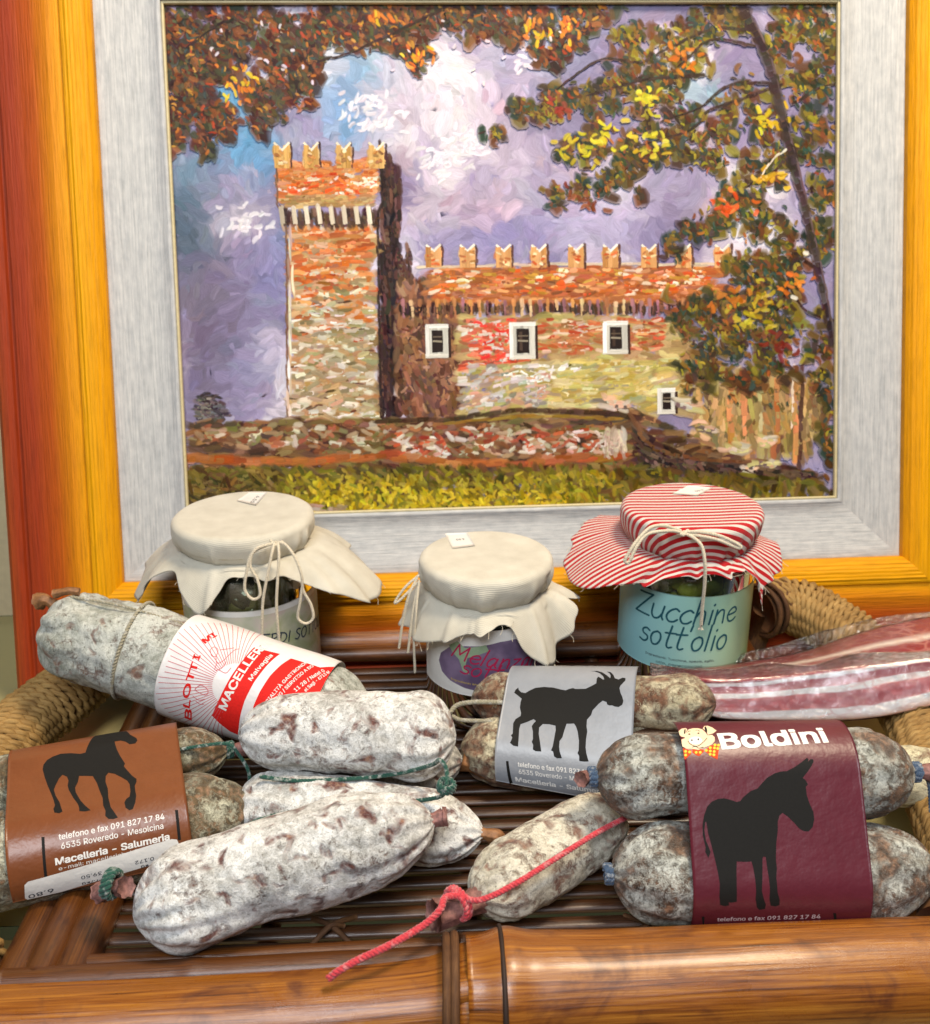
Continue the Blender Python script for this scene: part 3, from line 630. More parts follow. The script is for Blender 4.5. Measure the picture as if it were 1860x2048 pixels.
for b in ([(1500, 60), (1420, 60), (1330, 100), (1280, 125), (1200, 120), (1110, 180)], [(1560, 170), (1480, 200), (1420, 220), (1380, 260), (1280, 290)], [(1500, 90), (1420, 80), (1360, 130)], [(1590, 205), (1640, 175), (1672, 168)], [(1590, 300), (1540, 350), (1500, 370)],
          [(1550, 165), (1460, 170), (1400, 215), (1330, 240)], [(1640, 540), (1590, 520), (1570, 590), (1540, 640)], [(1400, 150), (1290, 160), (1180, 190)], [(1660, 640), (1610, 620), (1570, 560)]):
    line(b, 8, 3.5, (56, 40, 34), 9, .6)
boughs(RT, OL + [(168, 152, 44), (172, 102, 44), (150, 78, 40), (54, 78, 68)], 14, 6, .42)
for (x, y, n, c) in ((1200, 270, 18, (216, 200, 40)), (1290, 200, 16, (206, 196, 44)), (1540, 240, 16, (216, 190, 40)), (1150, 300, 14, (196, 180, 44)), (1310, 280, 16, (206, 190, 50)), (1540, 350, 14, (220, 170, 40)), (1460, 410, 16, (226, 96, 40)), (1360, 120, 12, (226, 130, 44)),
                     (1500, 640, 16, (190, 170, 50)), (1530, 600, 16, (176, 150, 40)), (1120, 220, 12, (150, 60, 36)), (1160, 400, 16, (130, 66, 40)), (1470, 600, 14, (196, 116, 40)), (1550, 690, 12, (120, 40, 34)), (1600, 560, 12, (226, 130, 50))):
    strokes(RS.normal(x, 22, n), RS.normal(y, 15, n), RS.uniform(-60, 90, n), 19, 9, c, .3, 14)
line(TRK, 26, 13, (58, 44, 44), 14, 1.5); line([(a + 7, b) for a, b in TRK], 5, 4, (96, 80, 78), 16)
line([(1570, 300), (1545, 320), (1525, 350)], 5, 3, (230, 220, 206), 8); strokes([1588, 1612], [595, 506], [20, 10], 18, 9, (244, 238, 226), .1, 3)
# --- build every stroke as a small raised tongue of paint
S = np.concatenate(ST); keep = (S[:, 0] > X0 - 6) & (S[:, 0] < X1 + 8) & (S[:, 1] > Y0 - 10) & (S[:, 1] < 1050); S = S[keep]; n = len(S)
u, v = pic_uv(S[:, 0], S[:, 1]); u1_, v1_ = pic_uv(S[:, 0] + 4, S[:, 1]); PXC = np.hypot(u1_ - u, v1_ - v)[:, None, None] / 4
ang = -np.radians(S[:, 2]); L = S[:, 3][:, None, None] * PXC / 2; Wd = S[:, 4][:, None, None] * PXC / 2
ta = np.array([-1, -.62, 0, .62, 1.0]); bl = (S[:, 9] > 0)[:, None, None] * 1.0; tw = np.array([.30, .9, 1.0, .88, .28]); th = np.array([.2, .9, .8, 1.1, .3]); xa = np.array([-1, -.45, .45, 1.0]); xh = np.array([0, 1, .85, 0])
jit = RS.normal(0, .10, (n, 5, 4)) * (1 - .7 * bl); tw = tw[None, :, None] * (1 - bl) + bl
X = ta[None, :, None] * L * (1 + jit * .6); Y = xa[None, None, :] * tw * Wd * (1 + jit) + (S[:, 5][:, None, None] * (ta[None, :, None] ** 2 - .4)) * L
ca, sa = np.cos(ang)[:, None, None], np.sin(ang)[:, None, None]
U_ = u[:, None, None] + X * ca - Y * sa; V_ = v[:, None, None] + X * sa + Y * ca
U_ = np.clip(U_, UL + .03, UR - .03); V_ = np.clip(V_, VB + .03, VT - .03)
base = -.10 + .12 * np.arange(n) / n
Z = base[:, None, None] + np.minimum(.0028, .0003 * S[:, 4])[:, None, None] * (th[None, :, None] * xh[None, None, :] * (1 - bl) + bl) + .0012 * S[:, 9][:, None, None]
VV = P0 + U_.reshape(-1)[:, None] * PU + V_.reshape(-1)[:, None] * PV + Z.reshape(-1)[:, None] * PN
# wet-in-wet: the edges of each stroke pick up the colour it is laid over
BW, BH = 700, 540; buf = np.full((BH, BW, 3), (158, 152, 198.)); 
bx = np.clip((U_ - UL) / (UR - UL) * (BW - 1), 0, BW - 1); by = np.clip((VT - V_) / (VT - VB) * (BH - 1), 0, BH - 1); bi, bj = by.astype(int), bx.astype(int)
cxs, cys = (u - UL) / (UR - UL) * (BW - 1), (VT - v) / (VT - VB) * (BH - 1); k_ = (BW - 1) / (UR - UL); hl_, hw_ = L[:, 0, 0] * k_, Wd[:, 0, 0] * k_
edge = np.array([[.75 if (i in (0, 4)) else (.60 if j in (0, 3) else .10) for j in range(4)] for i in range(5)])
colr = np.empty((n, 5, 4, 3)); var = RS.normal(0, .05, (n, 1, 4, 1)); co, si = np.cos(-ang), np.sin(-ang); e2 = edge[..., None]; hard = (S[:, 9] > 0) * 1.0
for i in range(n):
    und = buf[bi[i], bj[i]]; w_ = e2 * (1 - hard[i]); colr[i] = S[i, 6:9] * (1 + var[i]) * (1 - w_) + und * w_
    r_ = int(max(hl_[i], hw_[i])) + 1; y0_, y1_, x0_, x1_ = max(0, int(cys[i]) - r_), min(BH, int(cys[i]) + r_ + 1), max(0, int(cxs[i]) - r_), min(BW, int(cxs[i]) + r_ + 1)
    if y1_ <= y0_ or x1_ <= x0_: continue
    yy, xx = np.ogrid[y0_ - cys[i]:y1_ - cys[i] - .5:1, x0_ - cxs[i]:x1_ - cxs[i] - .5:1]
    p_, q_ = (xx * co[i] + yy * si[i]) / (hl_[i] + .3), (yy * co[i] - xx * si[i]) / (hw_[i] + .3); mk = (p_ * p_ + q_ * q_) < .8
    sl = buf[y0_:y0_ + mk.shape[0], x0_:x0_ + mk.shape[1]]; mk = mk[:sl.shape[0], :sl.shape[1]]; sl[mk] = S[i, 6:9]
colr = colr.reshape(n, 20, 3)
q = gridf(5, 4); FF = (q[None] + (np.arange(n) * 20)[:, None, None]).reshape(-1, 4)
uvp = np.stack([np.broadcast_to(ta[None, :, None] * L * 2, (n, 5, 4)) + RS.uniform(0, 99, (n, 1, 1)), np.broadcast_to(xa[None, None, :] * Wd * 2, (n, 5, 4)) + RS.uniform(0, 99, (n, 1, 1))], -1).reshape(-1, 2)
po = build("brush_strokes", VV, FF, M['paint'], painting, uv=uvp, col=srgb_np(colr.reshape(-1, 3)).astype(np.float32)); po["kind"] = "stuff"
# ------------------------------------------------------------------ bamboo tray
YR = 61.8                                                   # rear rail
fl = onz(100, 1925, .4); xc = onz(950, 1900, .4)[0]; xl = fl[0]; xr = 2 * xc - xl; YF = 31.6
tray = thing("bamboo_tray", "varnished brown bamboo tray with wrapped handles that carries the jars and salami", "tray", (xc, (YF + YR) / 2, SHELF))
def pole(name, P, r, mat, parent, m=28, nodes=(), seed=0, n=90, flat_top=0):
    P = smooth_path(P, n); L = np.concatenate([[0], np.cumsum(np.linalg.norm(np.diff(P, axis=0), axis=1))])
    rr = np.broadcast_to(np.asarray(r, float), (n,)).copy()
    for (s, h, w) in nodes: rr += h * np.exp(-((L - s) / w) ** 2)
    V, F, uv = tube(P, rr, m); k = fbm(V * np.array([.12, .6, .6]), 3, seed) * .035
    T, N, B = frames(P); C = np.repeat(P, m, 0); d = nrm(V - C); V = V + d * k[:, None]
    return build(name, V, F, mat, parent, uv=uv)
xj = onz(975, 1860, 1.0)[0]
# front: two stout poles meeting at a lashed joint
fr = pole("front_rail", [(xj - 1.0, YF, .35), (xj + 6, YF, .4), (xr + 3, YF + .1, .4)], 2.32, M['bamboo'], tray, 40, [(1.6, .28, .8), (3.2, .10, 1.5)], 3)
_lf = float(np.hypot(xj - .7 - (xl - 4), .65))
fo = pole("front_rail", [(xl - 4, YF - .1, -.75), (xj - 8, YF, -.6), (xj - .7, YF, -.1)], 2.0, M['bamboo'], tray, 40, [(_lf, .42, 1.1)], 5)
pole("front_strip", [(xl - 1.5, YF + 1.15, .65), (xj - 1.0, YF + 1.3, .95)], .62, M['bamboo2'], tray, 16, [(8, .05, .4)], 6)
pole("front_strip", [(xl - 1, YF + 2.2, .35), (xj - 1.2, YF + 2.35, .6)], .5, M['bamboo2'], tray, 16, [], 8)
pole("front_strip", [(xj - 1.4, YF + 2.5, .6), (xr + 1, YF + 2.3, .6)], .5, M['bamboo2'], tray, 16, [], 9)
# joint: rattan collar, split plug, dark gap
mb = MB()
for k in range(2): mb.add(*tube(np.stack([np.full(50, xj - 1.9 + .34 * k) + .07 * np.sin(np.linspace(0, 7 + k, 50)), YF + (2.46 + .05 * (k % 2)) * np.cos(np.linspace(0, 2 * np.pi, 50)), .12 + (2.46 + .05 * (k % 2)) * np.sin(np.linspace(0, 2 * np.pi, 50))], -1), .19, 8))
mb.build("joint_lashing", M['rattan'], tray)
dk = flat("dark_bamboo_crack", (44, 26, 16), .7)
pole("joint_ring", np.stack([np.full(60, xj + .42), YF + 2.62 * np.cos(np.linspace(0, 2 * np.pi, 60)), .35 + 2.62 * np.sin(np.linspace(0, 2 * np.pi, 60))], -1), .10, dk, tray, 8)
pole("joint_plug", [(xj - 1.7, YF - .9, 1.45), (xj + .1, YF - .9, 1.75)], [.75] * 90, M['bamboo'], tray, 18, [], 12)
# sides: three parallel canes each
for (sx, x0) in ((-1, xl), (1, xr)):
    for k, (dx, dz, r) in enumerate(((-1.35, .1, .78), (-.1, .45, .72), (1.15, .1, .9))):
        pole("side_cane", [(x0 - sx * dx * 1.0, YF + 1.2, dz + .15), (x0 - sx * dx, (YF + YR) / 2, dz), (x0 - sx * dx, YR, dz)], r, M['bamboo2'], tray, 18, [(6 + 3 * k, .06, .5), (18 - 2 * k, .07, .5)], 20 + k + 5 * (sx > 0))
pole("rear_rail", [(xl - 1.5, YR + .4, .5), (xc, YR + .5, .5), (xr + 1.5, YR + .4, .5)], 1.35, M['bamboo'], tray, 26, [(9, .12, .5), (24, .12, .5), (33, .1, .5)], 31)
pole("rear_strip", [(xl, YR - 1.5, .6), (xr, YR - 1.5, .6)], .5, M['bamboo2'], tray, 14, [], 33)
# floor slats, each its own piece, with two bearers below
NS = 25; y0, y1 = YF + 3.4, YR - 2.4
def slat_mesh():
    n = 60; x = np.linspace(xl + .9, xr - .9, n); pr = [(-.37, -.22), (-.37, -.05), (-.25, .05), (0, .08), (.25, .05), (.37, -.05), (.37, -.22)]
    V = np.array([[(xx, a + .012 * math.sin(xx * .4), b + .02 * math.sin(xx * .23)) for (a, b) in pr] for xx in x]).reshape(-1, 3)
    uv = np.array([[(xx, k * .35) for k in range(7)] for xx in x]).reshape(-1, 2)
    return V, gridf(n, 7, False, True), uv
V, F, uv = slat_mesh(); base = np.array(tray.location) * 100
proto = build("slat", V + base, F, M['slat'], tray, uv=uv)
for k in range(NS):
    o = proto if k == 0 else proto.copy()
    if k: SC.collection.objects.link(o); o.parent = tray
    o.location = ((0) * .01, (y0 + (y1 - y0) * k / (NS - 1) - base[1]) * .01, (-.12 + random.Random(k).uniform(-.05, .04) - base[2]) * .01)
    o.location.x = -base[0] * .01
for xx in (xl + 9, xc, xr - 9):
    V, F, uv = tube([(xx, YF + 1.5, -.85), (xx, YR, -.85)], .48, 12); build("bearer", V, F, M['bamboo2'], tray, uv=uv)
# rattan crosses that tie the slats to the bearers
for (px, py) in ((665, 1856), (1300, 1850), (560, 1330), (1300, 1420)):
    c = onz(px, py, .12) if py > 1800 else onz(px, py + 60, .12); c[1] = max(c[1], YF + 3.2); mb = MB()
    for s in (-1, 1): mb.add(*tube(smooth_path([c + A(-1.0 * s, -.9, -.25), c + A(0, 0, .12 + .05 * s), c + A(1.0 * s, .9, -.25)], 14), .13, 7))
    mb.add(*tube(smooth_path([c + A(-.5, -.2, -.1), c + A(0, -.05, .24), c + A(.5, .2, -.1)], 10), .12, 7))
    mb.build("rattan_lashing", M['rattan'], tray)
# wrapped handles: seagrass rope wound round a cane arch
HR = 1.72
hp = np.array([onz(1520, 1222, 2.6), onz(1572, 1208, 2.7), onz(1655, 1244, 2.2), onz(1748, 1322, 1.5), onz(1835, 1440, .9), (xr + 6.6, YF + 11, .9), (xr + 5.4, YF + 6, .9), (xr + 2.5, YF + 2.0, .6)])
hl = np.array([onz(330, 1268, 2.2), onz(262, 1290, 2.2), onz(205, 1326, 1.9), onz(118, 1398, 1.5), onz(30, 1470, 1.2), (xl - 7.6, YF + 13, 1.0), (xl - 6.8, YF + 6, .9), (xl - 3.2, YF + 1.5, .5)])
for side, H in (("R", hp), ("L", hl)):
    P = smooth_path(H, 500); T, N, B = frames(P); Ln = np.sum(np.linalg.norm(np.diff(P, axis=0), axis=1))
    core = build("handle", *tube(P, HR - .15, 20)[:2], M['rattan'], tray)
    turns = Ln / .50; nn = int(turns * 30); s = np.linspace(0.02, .985, nn); q = np.stack([np.interp(s, np.linspace(0, 1, 500), P[:, k]) for k in range(3)], -1)
    Nn = nrm(np.stack([np.interp(s, np.linspace(0, 1, 500), N[:, k]) for k in range(3)], -1)); Bn = nrm(np.stack([np.interp(s, np.linspace(0, 1, 500), B[:, k]) for k in range(3)], -1)); Tn = nrm(np.gradient(q, axis=0))
    ph = s * turns * 2 * np.pi; wob = 1 + .03 * fbm(np.stack([ph * .5, ph * 0, ph * 0], -1), 3, 5)
    rad = np.cos(ph)[:, None] * Nn + np.sin(ph)[:, None] * Bn
    C = q + rad * (HR * wob)[:, None]; tw = ph * 7.0; mb = MB()
    for k in range(2):
        D = C + .145 * (np.cos(tw + k * np.pi)[:, None] * rad + np.sin(tw + k * np.pi)[:, None] * Tn * 1.0)
        mb.add(*tube(D, .185 * (1 + .10 * np.sin(tw * .37)), 6))
    mb.build("rope_wrap", M['seagrass'], core)
    mb = MB()                                             # dark rattan binding at the rear end
    for k in range(4):
        c0, t0, n0, b0 = P[2 + k * 9], T[2 + k * 9], N[2 + k * 9], B[2 + k * 9]; a = np.linspace(0, 2 * np.pi, 40)
        mb.add(*tube(c0 + (HR + .10 - .03 * k) * (np.cos(a)[:, None] * n0 + np.sin(a)[:, None] * b0) + t0 * (.1 * np.sin(a * 2 + k))[:, None], .17, 8))
    mb.add(*tube([P[6], A(P[6][0], P[6][1] + 1, -.5)], .8, 12))
    mb.build("rattan_binding", M['rattan'], core)

# a seagrass basket stands below the shelf edge, its rim just in view at the lower left
bc = onz(5, 1912, -7.5); bas = thing("seagrass_basket", "woven seagrass basket rim under the glass shelf at the lower left corner", "basket", (bc[0] - 6, bc[1], -14.2))
mb = MB()
for k in range(11):
    z = -13.6 + k * .72; R_ = 8.6 + .12 * k; a = np.linspace(0, 2 * np.pi, 340)
    for j in range(2):
        tw = a * 34 + j * np.pi; mb.add(*tube(np.stack([bc[0] - 6 + (R_ + .2 * np.cos(tw)) * np.cos(a), bc[1] + 4 + (R_ + .2 * np.cos(tw)) * .8 * np.sin(a), z + .2 * np.sin(tw)], -1), .27, 6))
mb.build("coiled_wall", M['seagrass'], bas)

# ------------------------------------------------------------------ printed surfaces
try:
    _p = bpy.utils.system_resource('DATAFILES', path="fonts")
    FONT = bpy.data.fonts.load(_p + "/Inter.woff2")
except Exception:
    FONT = None
def text2d(s, bold=0.0, spacing=1.0):
    """flat letter outlines as a triangulated mesh, cap height about .7 of the unit"""
    cu_ = bpy.data.curves.new("t", 'FONT'); cu_.body = s; cu_.fill_mode = 'FRONT'; cu_.resolution_u = 4; cu_.space_character = spacing
    if FONT: cu_.font = FONT
    cu_.offset = bold; cu_.size = 1.0
    o = bpy.data.objects.new("t", cu_); SC.collection.objects.link(o)
    dg = bpy.context.evaluated_depsgraph_get(); dg.update(); me = o.evaluated_get(dg).to_mesh()
    V = np.array([v.co[:2] for v in me.vertices]) if len(me.vertices) else np.zeros((0, 2)); F = [tuple(p.vertices) for p in me.polygons]
    o.evaluated_get(dg).to_mesh_clear(); bpy.data.objects.remove(o); bpy.data.curves.remove(cu_)
    return V, F
class Surf:
    """a curved sheet given as a grid of points, addressed by arc lengths s (across) and t (down); print follows it"""
    def __init__(s, G):                                   # G: ns x nt x 3
        s.G = np.asarray(G, float); ns, nt = s.G.shape[:2]
        s.S = np.concatenate([[0], np.cumsum(np.mean(np.linalg.norm(np.diff(s.G, axis=0), axis=2), axis=1))])
        s.T = np.concatenate([[0], np.cumsum(np.mean(np.linalg.norm(np.diff(s.G, axis=1), axis=2), axis=0))])
        du = np.gradient(s.G, axis=0); dv = np.gradient(s.G, axis=1); s.N = nrm(np.cross(dv, du))
        c = s.G[ns // 2, nt // 2]
        if s.N[ns // 2, nt // 2] @ (CAM - c) < 0: s.N = -s.N
        s.px = proj(s.G)
        s.vis = np.einsum('ijk,ijk->ij', s.N, CAM - s.G) > 0
    def pos(s, st, off=0.0):
        st = np.atleast_2d(np.asarray(st, float)); ns, nt = s.G.shape[:2]
        a = np.clip(np.interp(st[:, 0], s.S, np.arange(ns)), 0, ns - 1.0001); b = np.clip(np.interp(st[:, 1], s.T, np.arange(nt)), 0, nt - 1.0001)
        i, j = a.astype(int), b.astype(int); fa, fb = (a - i)[:, None], (b - j)[:, None]
        f = lambda X: X[i, j] * (1 - fa) * (1 - fb) + X[i + 1, j] * fa * (1 - fb) + X[i, j + 1] * (1 - fa) * fb + X[i + 1, j + 1] * fa * fb
        return f(s.G) + off * nrm(f(s.N))
    def st(s, px, py):
        d = np.hypot(s.px[..., 0] - px, s.px[..., 1] - py) + np.where(s.vis, 0, 400); i, j = np.unravel_index(np.argmin(d), d.shape)
        p = A(s.S[i], s.T[j])
        for _ in range(12):
            e = .02; q = proj(s.pos(np.array([p, p + (e, 0), p + (0, e)]))); J = np.column_stack([(q[1] - q[0]) / e, (q[2] - q[0]) / e])
            r = A(px, py) - q[0]
            try: dp = np.linalg.solve(J, r)
            except Exception: break
            p = p + np.clip(dp, -.4, .4); p = A(np.clip(p[0], s.S[0], s.S[-1]), np.clip(p[1], s.T[0], s.T[-1]))
            if np.hypot(*r) < .05: break
        return p
    def sts(s, pts): return np.array([s.st(*p) for p in pts])
    def sheet(s, name, mat, parent, off=0.0, thick=.02, nu=60, nv=90, rect=None):
        r = rect or (s.S[0], s.S[-1], s.T[0], s.T[-1]); a, b = np.meshgrid(np.linspace(r[0], r[1], nu), np.linspace(r[2], r[3], nv), indexing='ij'); st = np.stack([a, b], -1).reshape(-1, 2)
        V1 = s.pos(st, off); V0 = s.pos(st, off - thick); n = len(V1); F = [tuple(f) for f in gridf(nu, nv)] + [tuple(f[::-1] + n) for f in gridf(nu, nv)]
        e = [k for k in range(nu * nv) if k // nv in (0, nu - 1) or k % nv in (0, nv - 1)]
        ring = [k for k in range(nv)] + [i * nv + nv - 1 for i in range(1, nu)] + [(nu - 1) * nv + j for j in range(nv - 2, -1, -1)] + [i * nv for i in range(nu - 2, 0, -1)]
        F += [(ring[k], ring[k - 1], ring[k - 1] + n, ring[k] + n) for k in range(len(ring))]
        return build(name, np.vstack([V1, V0]), F, mat, parent, uv=np.vstack([st, st]))
    def draw(s, V2, F2, off, cell=.22):
        """cut flat shapes into small cells and lay them on the sheet; returns verts, faces"""
        bm = bmesh.new(); vs = [bm.verts.new((p[0], p[1], 0)) for p in V2]
        for f in F2:
            try: bm.faces.new([vs[k] for k in f])
            except Exception: pass
        V2 = np.asarray(V2)
        for ax in (0, 1):
            lo, hi = V2[:, ax].min(), V2[:, ax].max()
            for c in np.arange(math.ceil(lo / cell) * cell, hi, cell):
                co = [0, 0, 0]; co[ax] = c; no = [0, 0, 0]; no[ax] = 1
                bmesh.ops.bisect_plane(bm, geom=bm.verts[:] + bm.edges[:] + bm.faces[:], plane_co=co, plane_no=no, dist=1e-6)
        bm.verts.index_update(); st = np.array([v.co[:2] for v in bm.verts]); F = [tuple(v.index for v in f.verts) for f in bm.faces]; bm.free()
        P = s.pos(st, off)
        if F:
            f = F[0]; nn = np.cross(P[f[1]] - P[f[0]], P[f[2]] - P[f[1]])
            if nn @ (CAM - P[f[0]]) < 0: F = [g[::-1] for g in F]
        return P, F
    def poly(s, loops, off=.012, px=True, cell=.22):
        loops = [s.sts(l) if px else np.asarray(l, float) for l in loops]
        tri = tessellate_polygon([[Vector((p[0], p[1], 0)) for p in l] for l in loops]); V2 = np.vstack(loops)
        return s.draw(V2, [tuple(t) for t in tri], off, cell)
    def text(s, txt, a, b, h=None, bold=0.0, off=.012, fit=True, flip=False):
        """letters on the baseline from pixel a to pixel b; h = cap height in cm"""
        V2, F2 = text2d(txt); A_, B_ = s.st(*a), s.st(*b); e = B_ - A_; L = np.hypot(*e); e = e / L
        up = A(e[1], -e[0])
        if s.handed() < 0: up = -up
        w = V2[:, 0].max() - V2[:, 0].min(); kx = L / w; ky = (h / .727) if h else kx
        if flip: up = -up
        mb = MB()
        for i, (sx, sy) in enumerate(((0, 0),) if not bold else ((-1, -.6), (1, .6), (-1, .6), (1, -.6))):
            st = A_ + np.outer((V2[:, 0] - V2[:, 0].min()) * kx + sx * bold * ky, e) + np.outer((V2[:, 1] + sy * bold) * ky, up); mb.add(*s.draw(st, F2, off + .0006 * i))
        return np.concatenate(mb.v), mb.f
    def handed(s):
        """+1 when t runs down the picture while s runs right"""
        c = A((s.S[0] + s.S[-1]) / 2, (s.T[0] + s.T[-1]) / 2); q = proj(s.pos(np.array([c, c + (.05, 0), c + (0, .05)]))); a, b = q[1] - q[0], q[2] - q[0]
        return 1.0 if a[0] * b[1] - a[1] * b[0] > 0 else -1.0
    def ribbon(s, mb, pts, w, off, px=True, smooth=True, k=0):
        """a pen stroke of width w (cm) through points"""
        P = s.sts(pts) if px else np.asarray(pts, float)
        if len(P) > 2 and smooth: P = smooth_path(P, max(8, 5 * len(P)))
        else: P = smooth_path(P, max(2, int(np.hypot(*(P[-1] - P[0])) / .2) + 2)) if len(P) == 2 else P
        d = nrm(np.gradient(P, axis=0)); nn = np.column_stack([-d[:, 1], d[:, 0]]) * w / 2
        a0 = [P[0] + w / 2 * (-d[0] * math.sin(t) + np.array([-d[0][1], d[0][0]]) * math.cos(t)) for t in np.linspace(.5, math.pi - .5, 3)]
        Lf, Rt = P + nn, P - nn; n = len(P); st = np.vstack([Lf, Rt]); F = [(i, i + 1, n + i + 1, n + i) for i in range(n - 1)]
        e0 = P[0] - d[0] * w / 2; e1 = P[-1] + d[-1] * w / 2; st = np.vstack([st, e0 + nn[0] * .5, e0 - nn[0] * .5, e1 + nn[-1] * .5, e1 - nn[-1] * .5]); m = 2 * n
        F += [(m, 0, n, m + 1), (n - 1, m + 2, m + 3, 2 * n - 1)]
        V = s.pos(st, off + .0015 * k)
        nv = np.cross(V[F[0][1]] - V[F[0][0]], V[F[0][2]] - V[F[0][1]])
        if nv @ (CAM - V[0]) < 0: F = [f[::-1] for f in F]
        mb.add(V, F)
HAND = {'Z': (1.0, [[(.05, 1.6), (.85, 1.62)], [(.85, 1.62), (.02, .05)], [(.02, .05), (.9, .0)]]), 'u': (.82, [[(0, 1), (.02, .35), (.2, 0), (.45, .08), (.6, .45)], [(.62, 1), (.6, .3), (.7, 0)]]),
 'c': (.72, [[(.6, .85), (.4, 1), (.12, .75), (.03, .35), (.2, .02), (.45, .02), (.62, .2)]]), 'h': (.76, [[(.08, 1.8), (.05, 0)], [(.05, .5), (.25, .95), (.45, .95), (.52, .6), (.55, 0)]]), 'i': (.32, [[(.1, 1), (.1, 0)], [(.12, 1.38), (.14, 1.44)]]),
 'n': (.76, [[(.05, 1), (.05, 0)], [(.05, .55), (.25, .95), (.45, .92), (.52, .55), (.56, 0)]]), 'e': (.72, [[(.05, .5), (.5, .6), (.55, .8), (.35, 1), (.1, .8), (.03, .4), (.2, .03), (.45, .03), (.6, .2)]]),
 's': (.64, [[(.5, .88), (.3, 1), (.1, .85), (.15, .6), (.42, .45), (.48, .2), (.3, 0), (.02, .1)]]), 'o': (.74, [[(.3, 1), (.08, .8), (.03, .4), (.2, .02), (.45, .1), (.56, .5), (.48, .88), (.3, 1)]]), 't': (.58, [[(.25, 1.6), (.2, .3), (.32, 0), (.5, .08)], [(0, 1.05), (.55, 1.1)]]),
 "'": (.3, [[(.12, 1.8), (.08, 1.4)]]), 'l': (.32, [[(.08, 1.8), (.06, 0)]]), 'a': (.82, [[(.52, .85), (.3, 1), (.08, .75), (.05, .3), (.22, 0), (.45, .3), (.54, .9)], [(.54, .95), (.55, .2), (.68, 0)]]), 'z': (.7, [[(.03, .95), (.5, .97)], [(.5, .97), (.02, .03)], [(.02, .03), (.55, .02)]]),
 'M': (1.2, [[(.05, 0), (.17, 1.6)], [(.17, 1.6), (.5, .5)], [(.5, .5), (.85, 1.6)], [(.85, 1.6), (.95, 0)]]), 'P': (.95, [[(.1, 1.5), (.05, 0)], [(0, 1.45), (.5, 1.5), (.7, 1.15), (.5, .8), (.1, .7)]]), 'O': (1.15, [[(.5, 1.5), (.15, 1.2), (.05, .6), (.35, 0), (.75, .2), (.9, .8), (.75, 1.35), (.5, 1.5)]]),
 'D': (1.1, [[(.1, 1.5), (.05, 0)], [(0, 1.5), (.6, 1.35), (.85, .8), (.6, .2), (.05, 0)]]), 'R': (1.05, [[(.1, 1.5), (.05, 0)], [(0, 1.45), (.5, 1.5), (.7, 1.15), (.5, .85), (.1, .75)], [(.3, .75), (.85, 0)]]), 'I': (.4, [[(.12, 1.5), (.1, 0)]]), 'V': (1.05, [[(0, 1.5), (.4, 0)], [(.4, 0), (.9, 1.5)]]),
 'E': (.95, [[(.1, 1.5), (.05, 0)], [(.05, 1.5), (.7, 1.5)], [(.08, .8), (.6, .8)], [(.05, 0), (.75, .02)]]), 'S': (.9, [[(.7, 1.35), (.4, 1.5), (.1, 1.2), (.35, .8), (.65, .5), (.4, .02), (.02, .15)]]), 'T': (.9, [[(.4, 1.5), (.38, 0)], [(0, 1.48), (.85, 1.5)]]), 'L': (.8, [[(.1, 1.5), (.08, 0)], [(.08, 0), (.65, .03)]]), ' ': (.6, [])}
def handwrite(sf, mb, txt, a, b, w, off=.012, slant=.12, ky=1.0):
    A_, B_ = sf.st(*a), sf.st(*b); e = B_ - A_; L = np.hypot(*e); e /= L; up = A(e[1], -e[0]) * sf.handed(); tot = sum(HAND[c][0] for c in txt) - .2; k = L / tot; x = 0; i = 0
    for c in txt:
        for stq in HAND[c][1]:
            P = np.array([A_ + e * (x + p[0] + slant * p[1]) * k + up * p[1] * k * ky for p in stq]); sf.ribbon(mb, P, w, off, px=False, k=i % 12); i += 1
        x += HAND[c][0]
# ------------------------------------------------------------------ jars
def arc_surf(c, R, z0, z1, a0, a1, ns=70, nt=30):
    a = np.radians(np.linspace(a0, a1, ns)); z = np.linspace(z1, z0, nt)
    return Surf(np.stack([c[0] + R * np.sin(a)[:, None] + 0 * z, c[1] - R * np.cos(a)[:, None] + 0 * z, c[2] + z[None] + 0 * a[:, None]], -1))
def z_for(c, R, deg, py):
    """height of the point at radius R and angle deg round axis c that shows at picture row py"""
    a = math.radians(deg); lo_, hi_ = -5.0, 20.0
    for _ in range(40):
        m_ = (lo_ + hi_) / 2
        if proj(A(c[0] + R * math.sin(a), c[1] - R * math.cos(a), c[2] + m_))[1] > py: lo_ = m_
        else: hi_ = m_
    return (lo_ + hi_) / 2
def hem_rows(c, Rs, zs, front, back):
    return [(t, o, max(.4, zs - z_for(c, Rs + o, t, y))) for (t, o, y) in front] + back
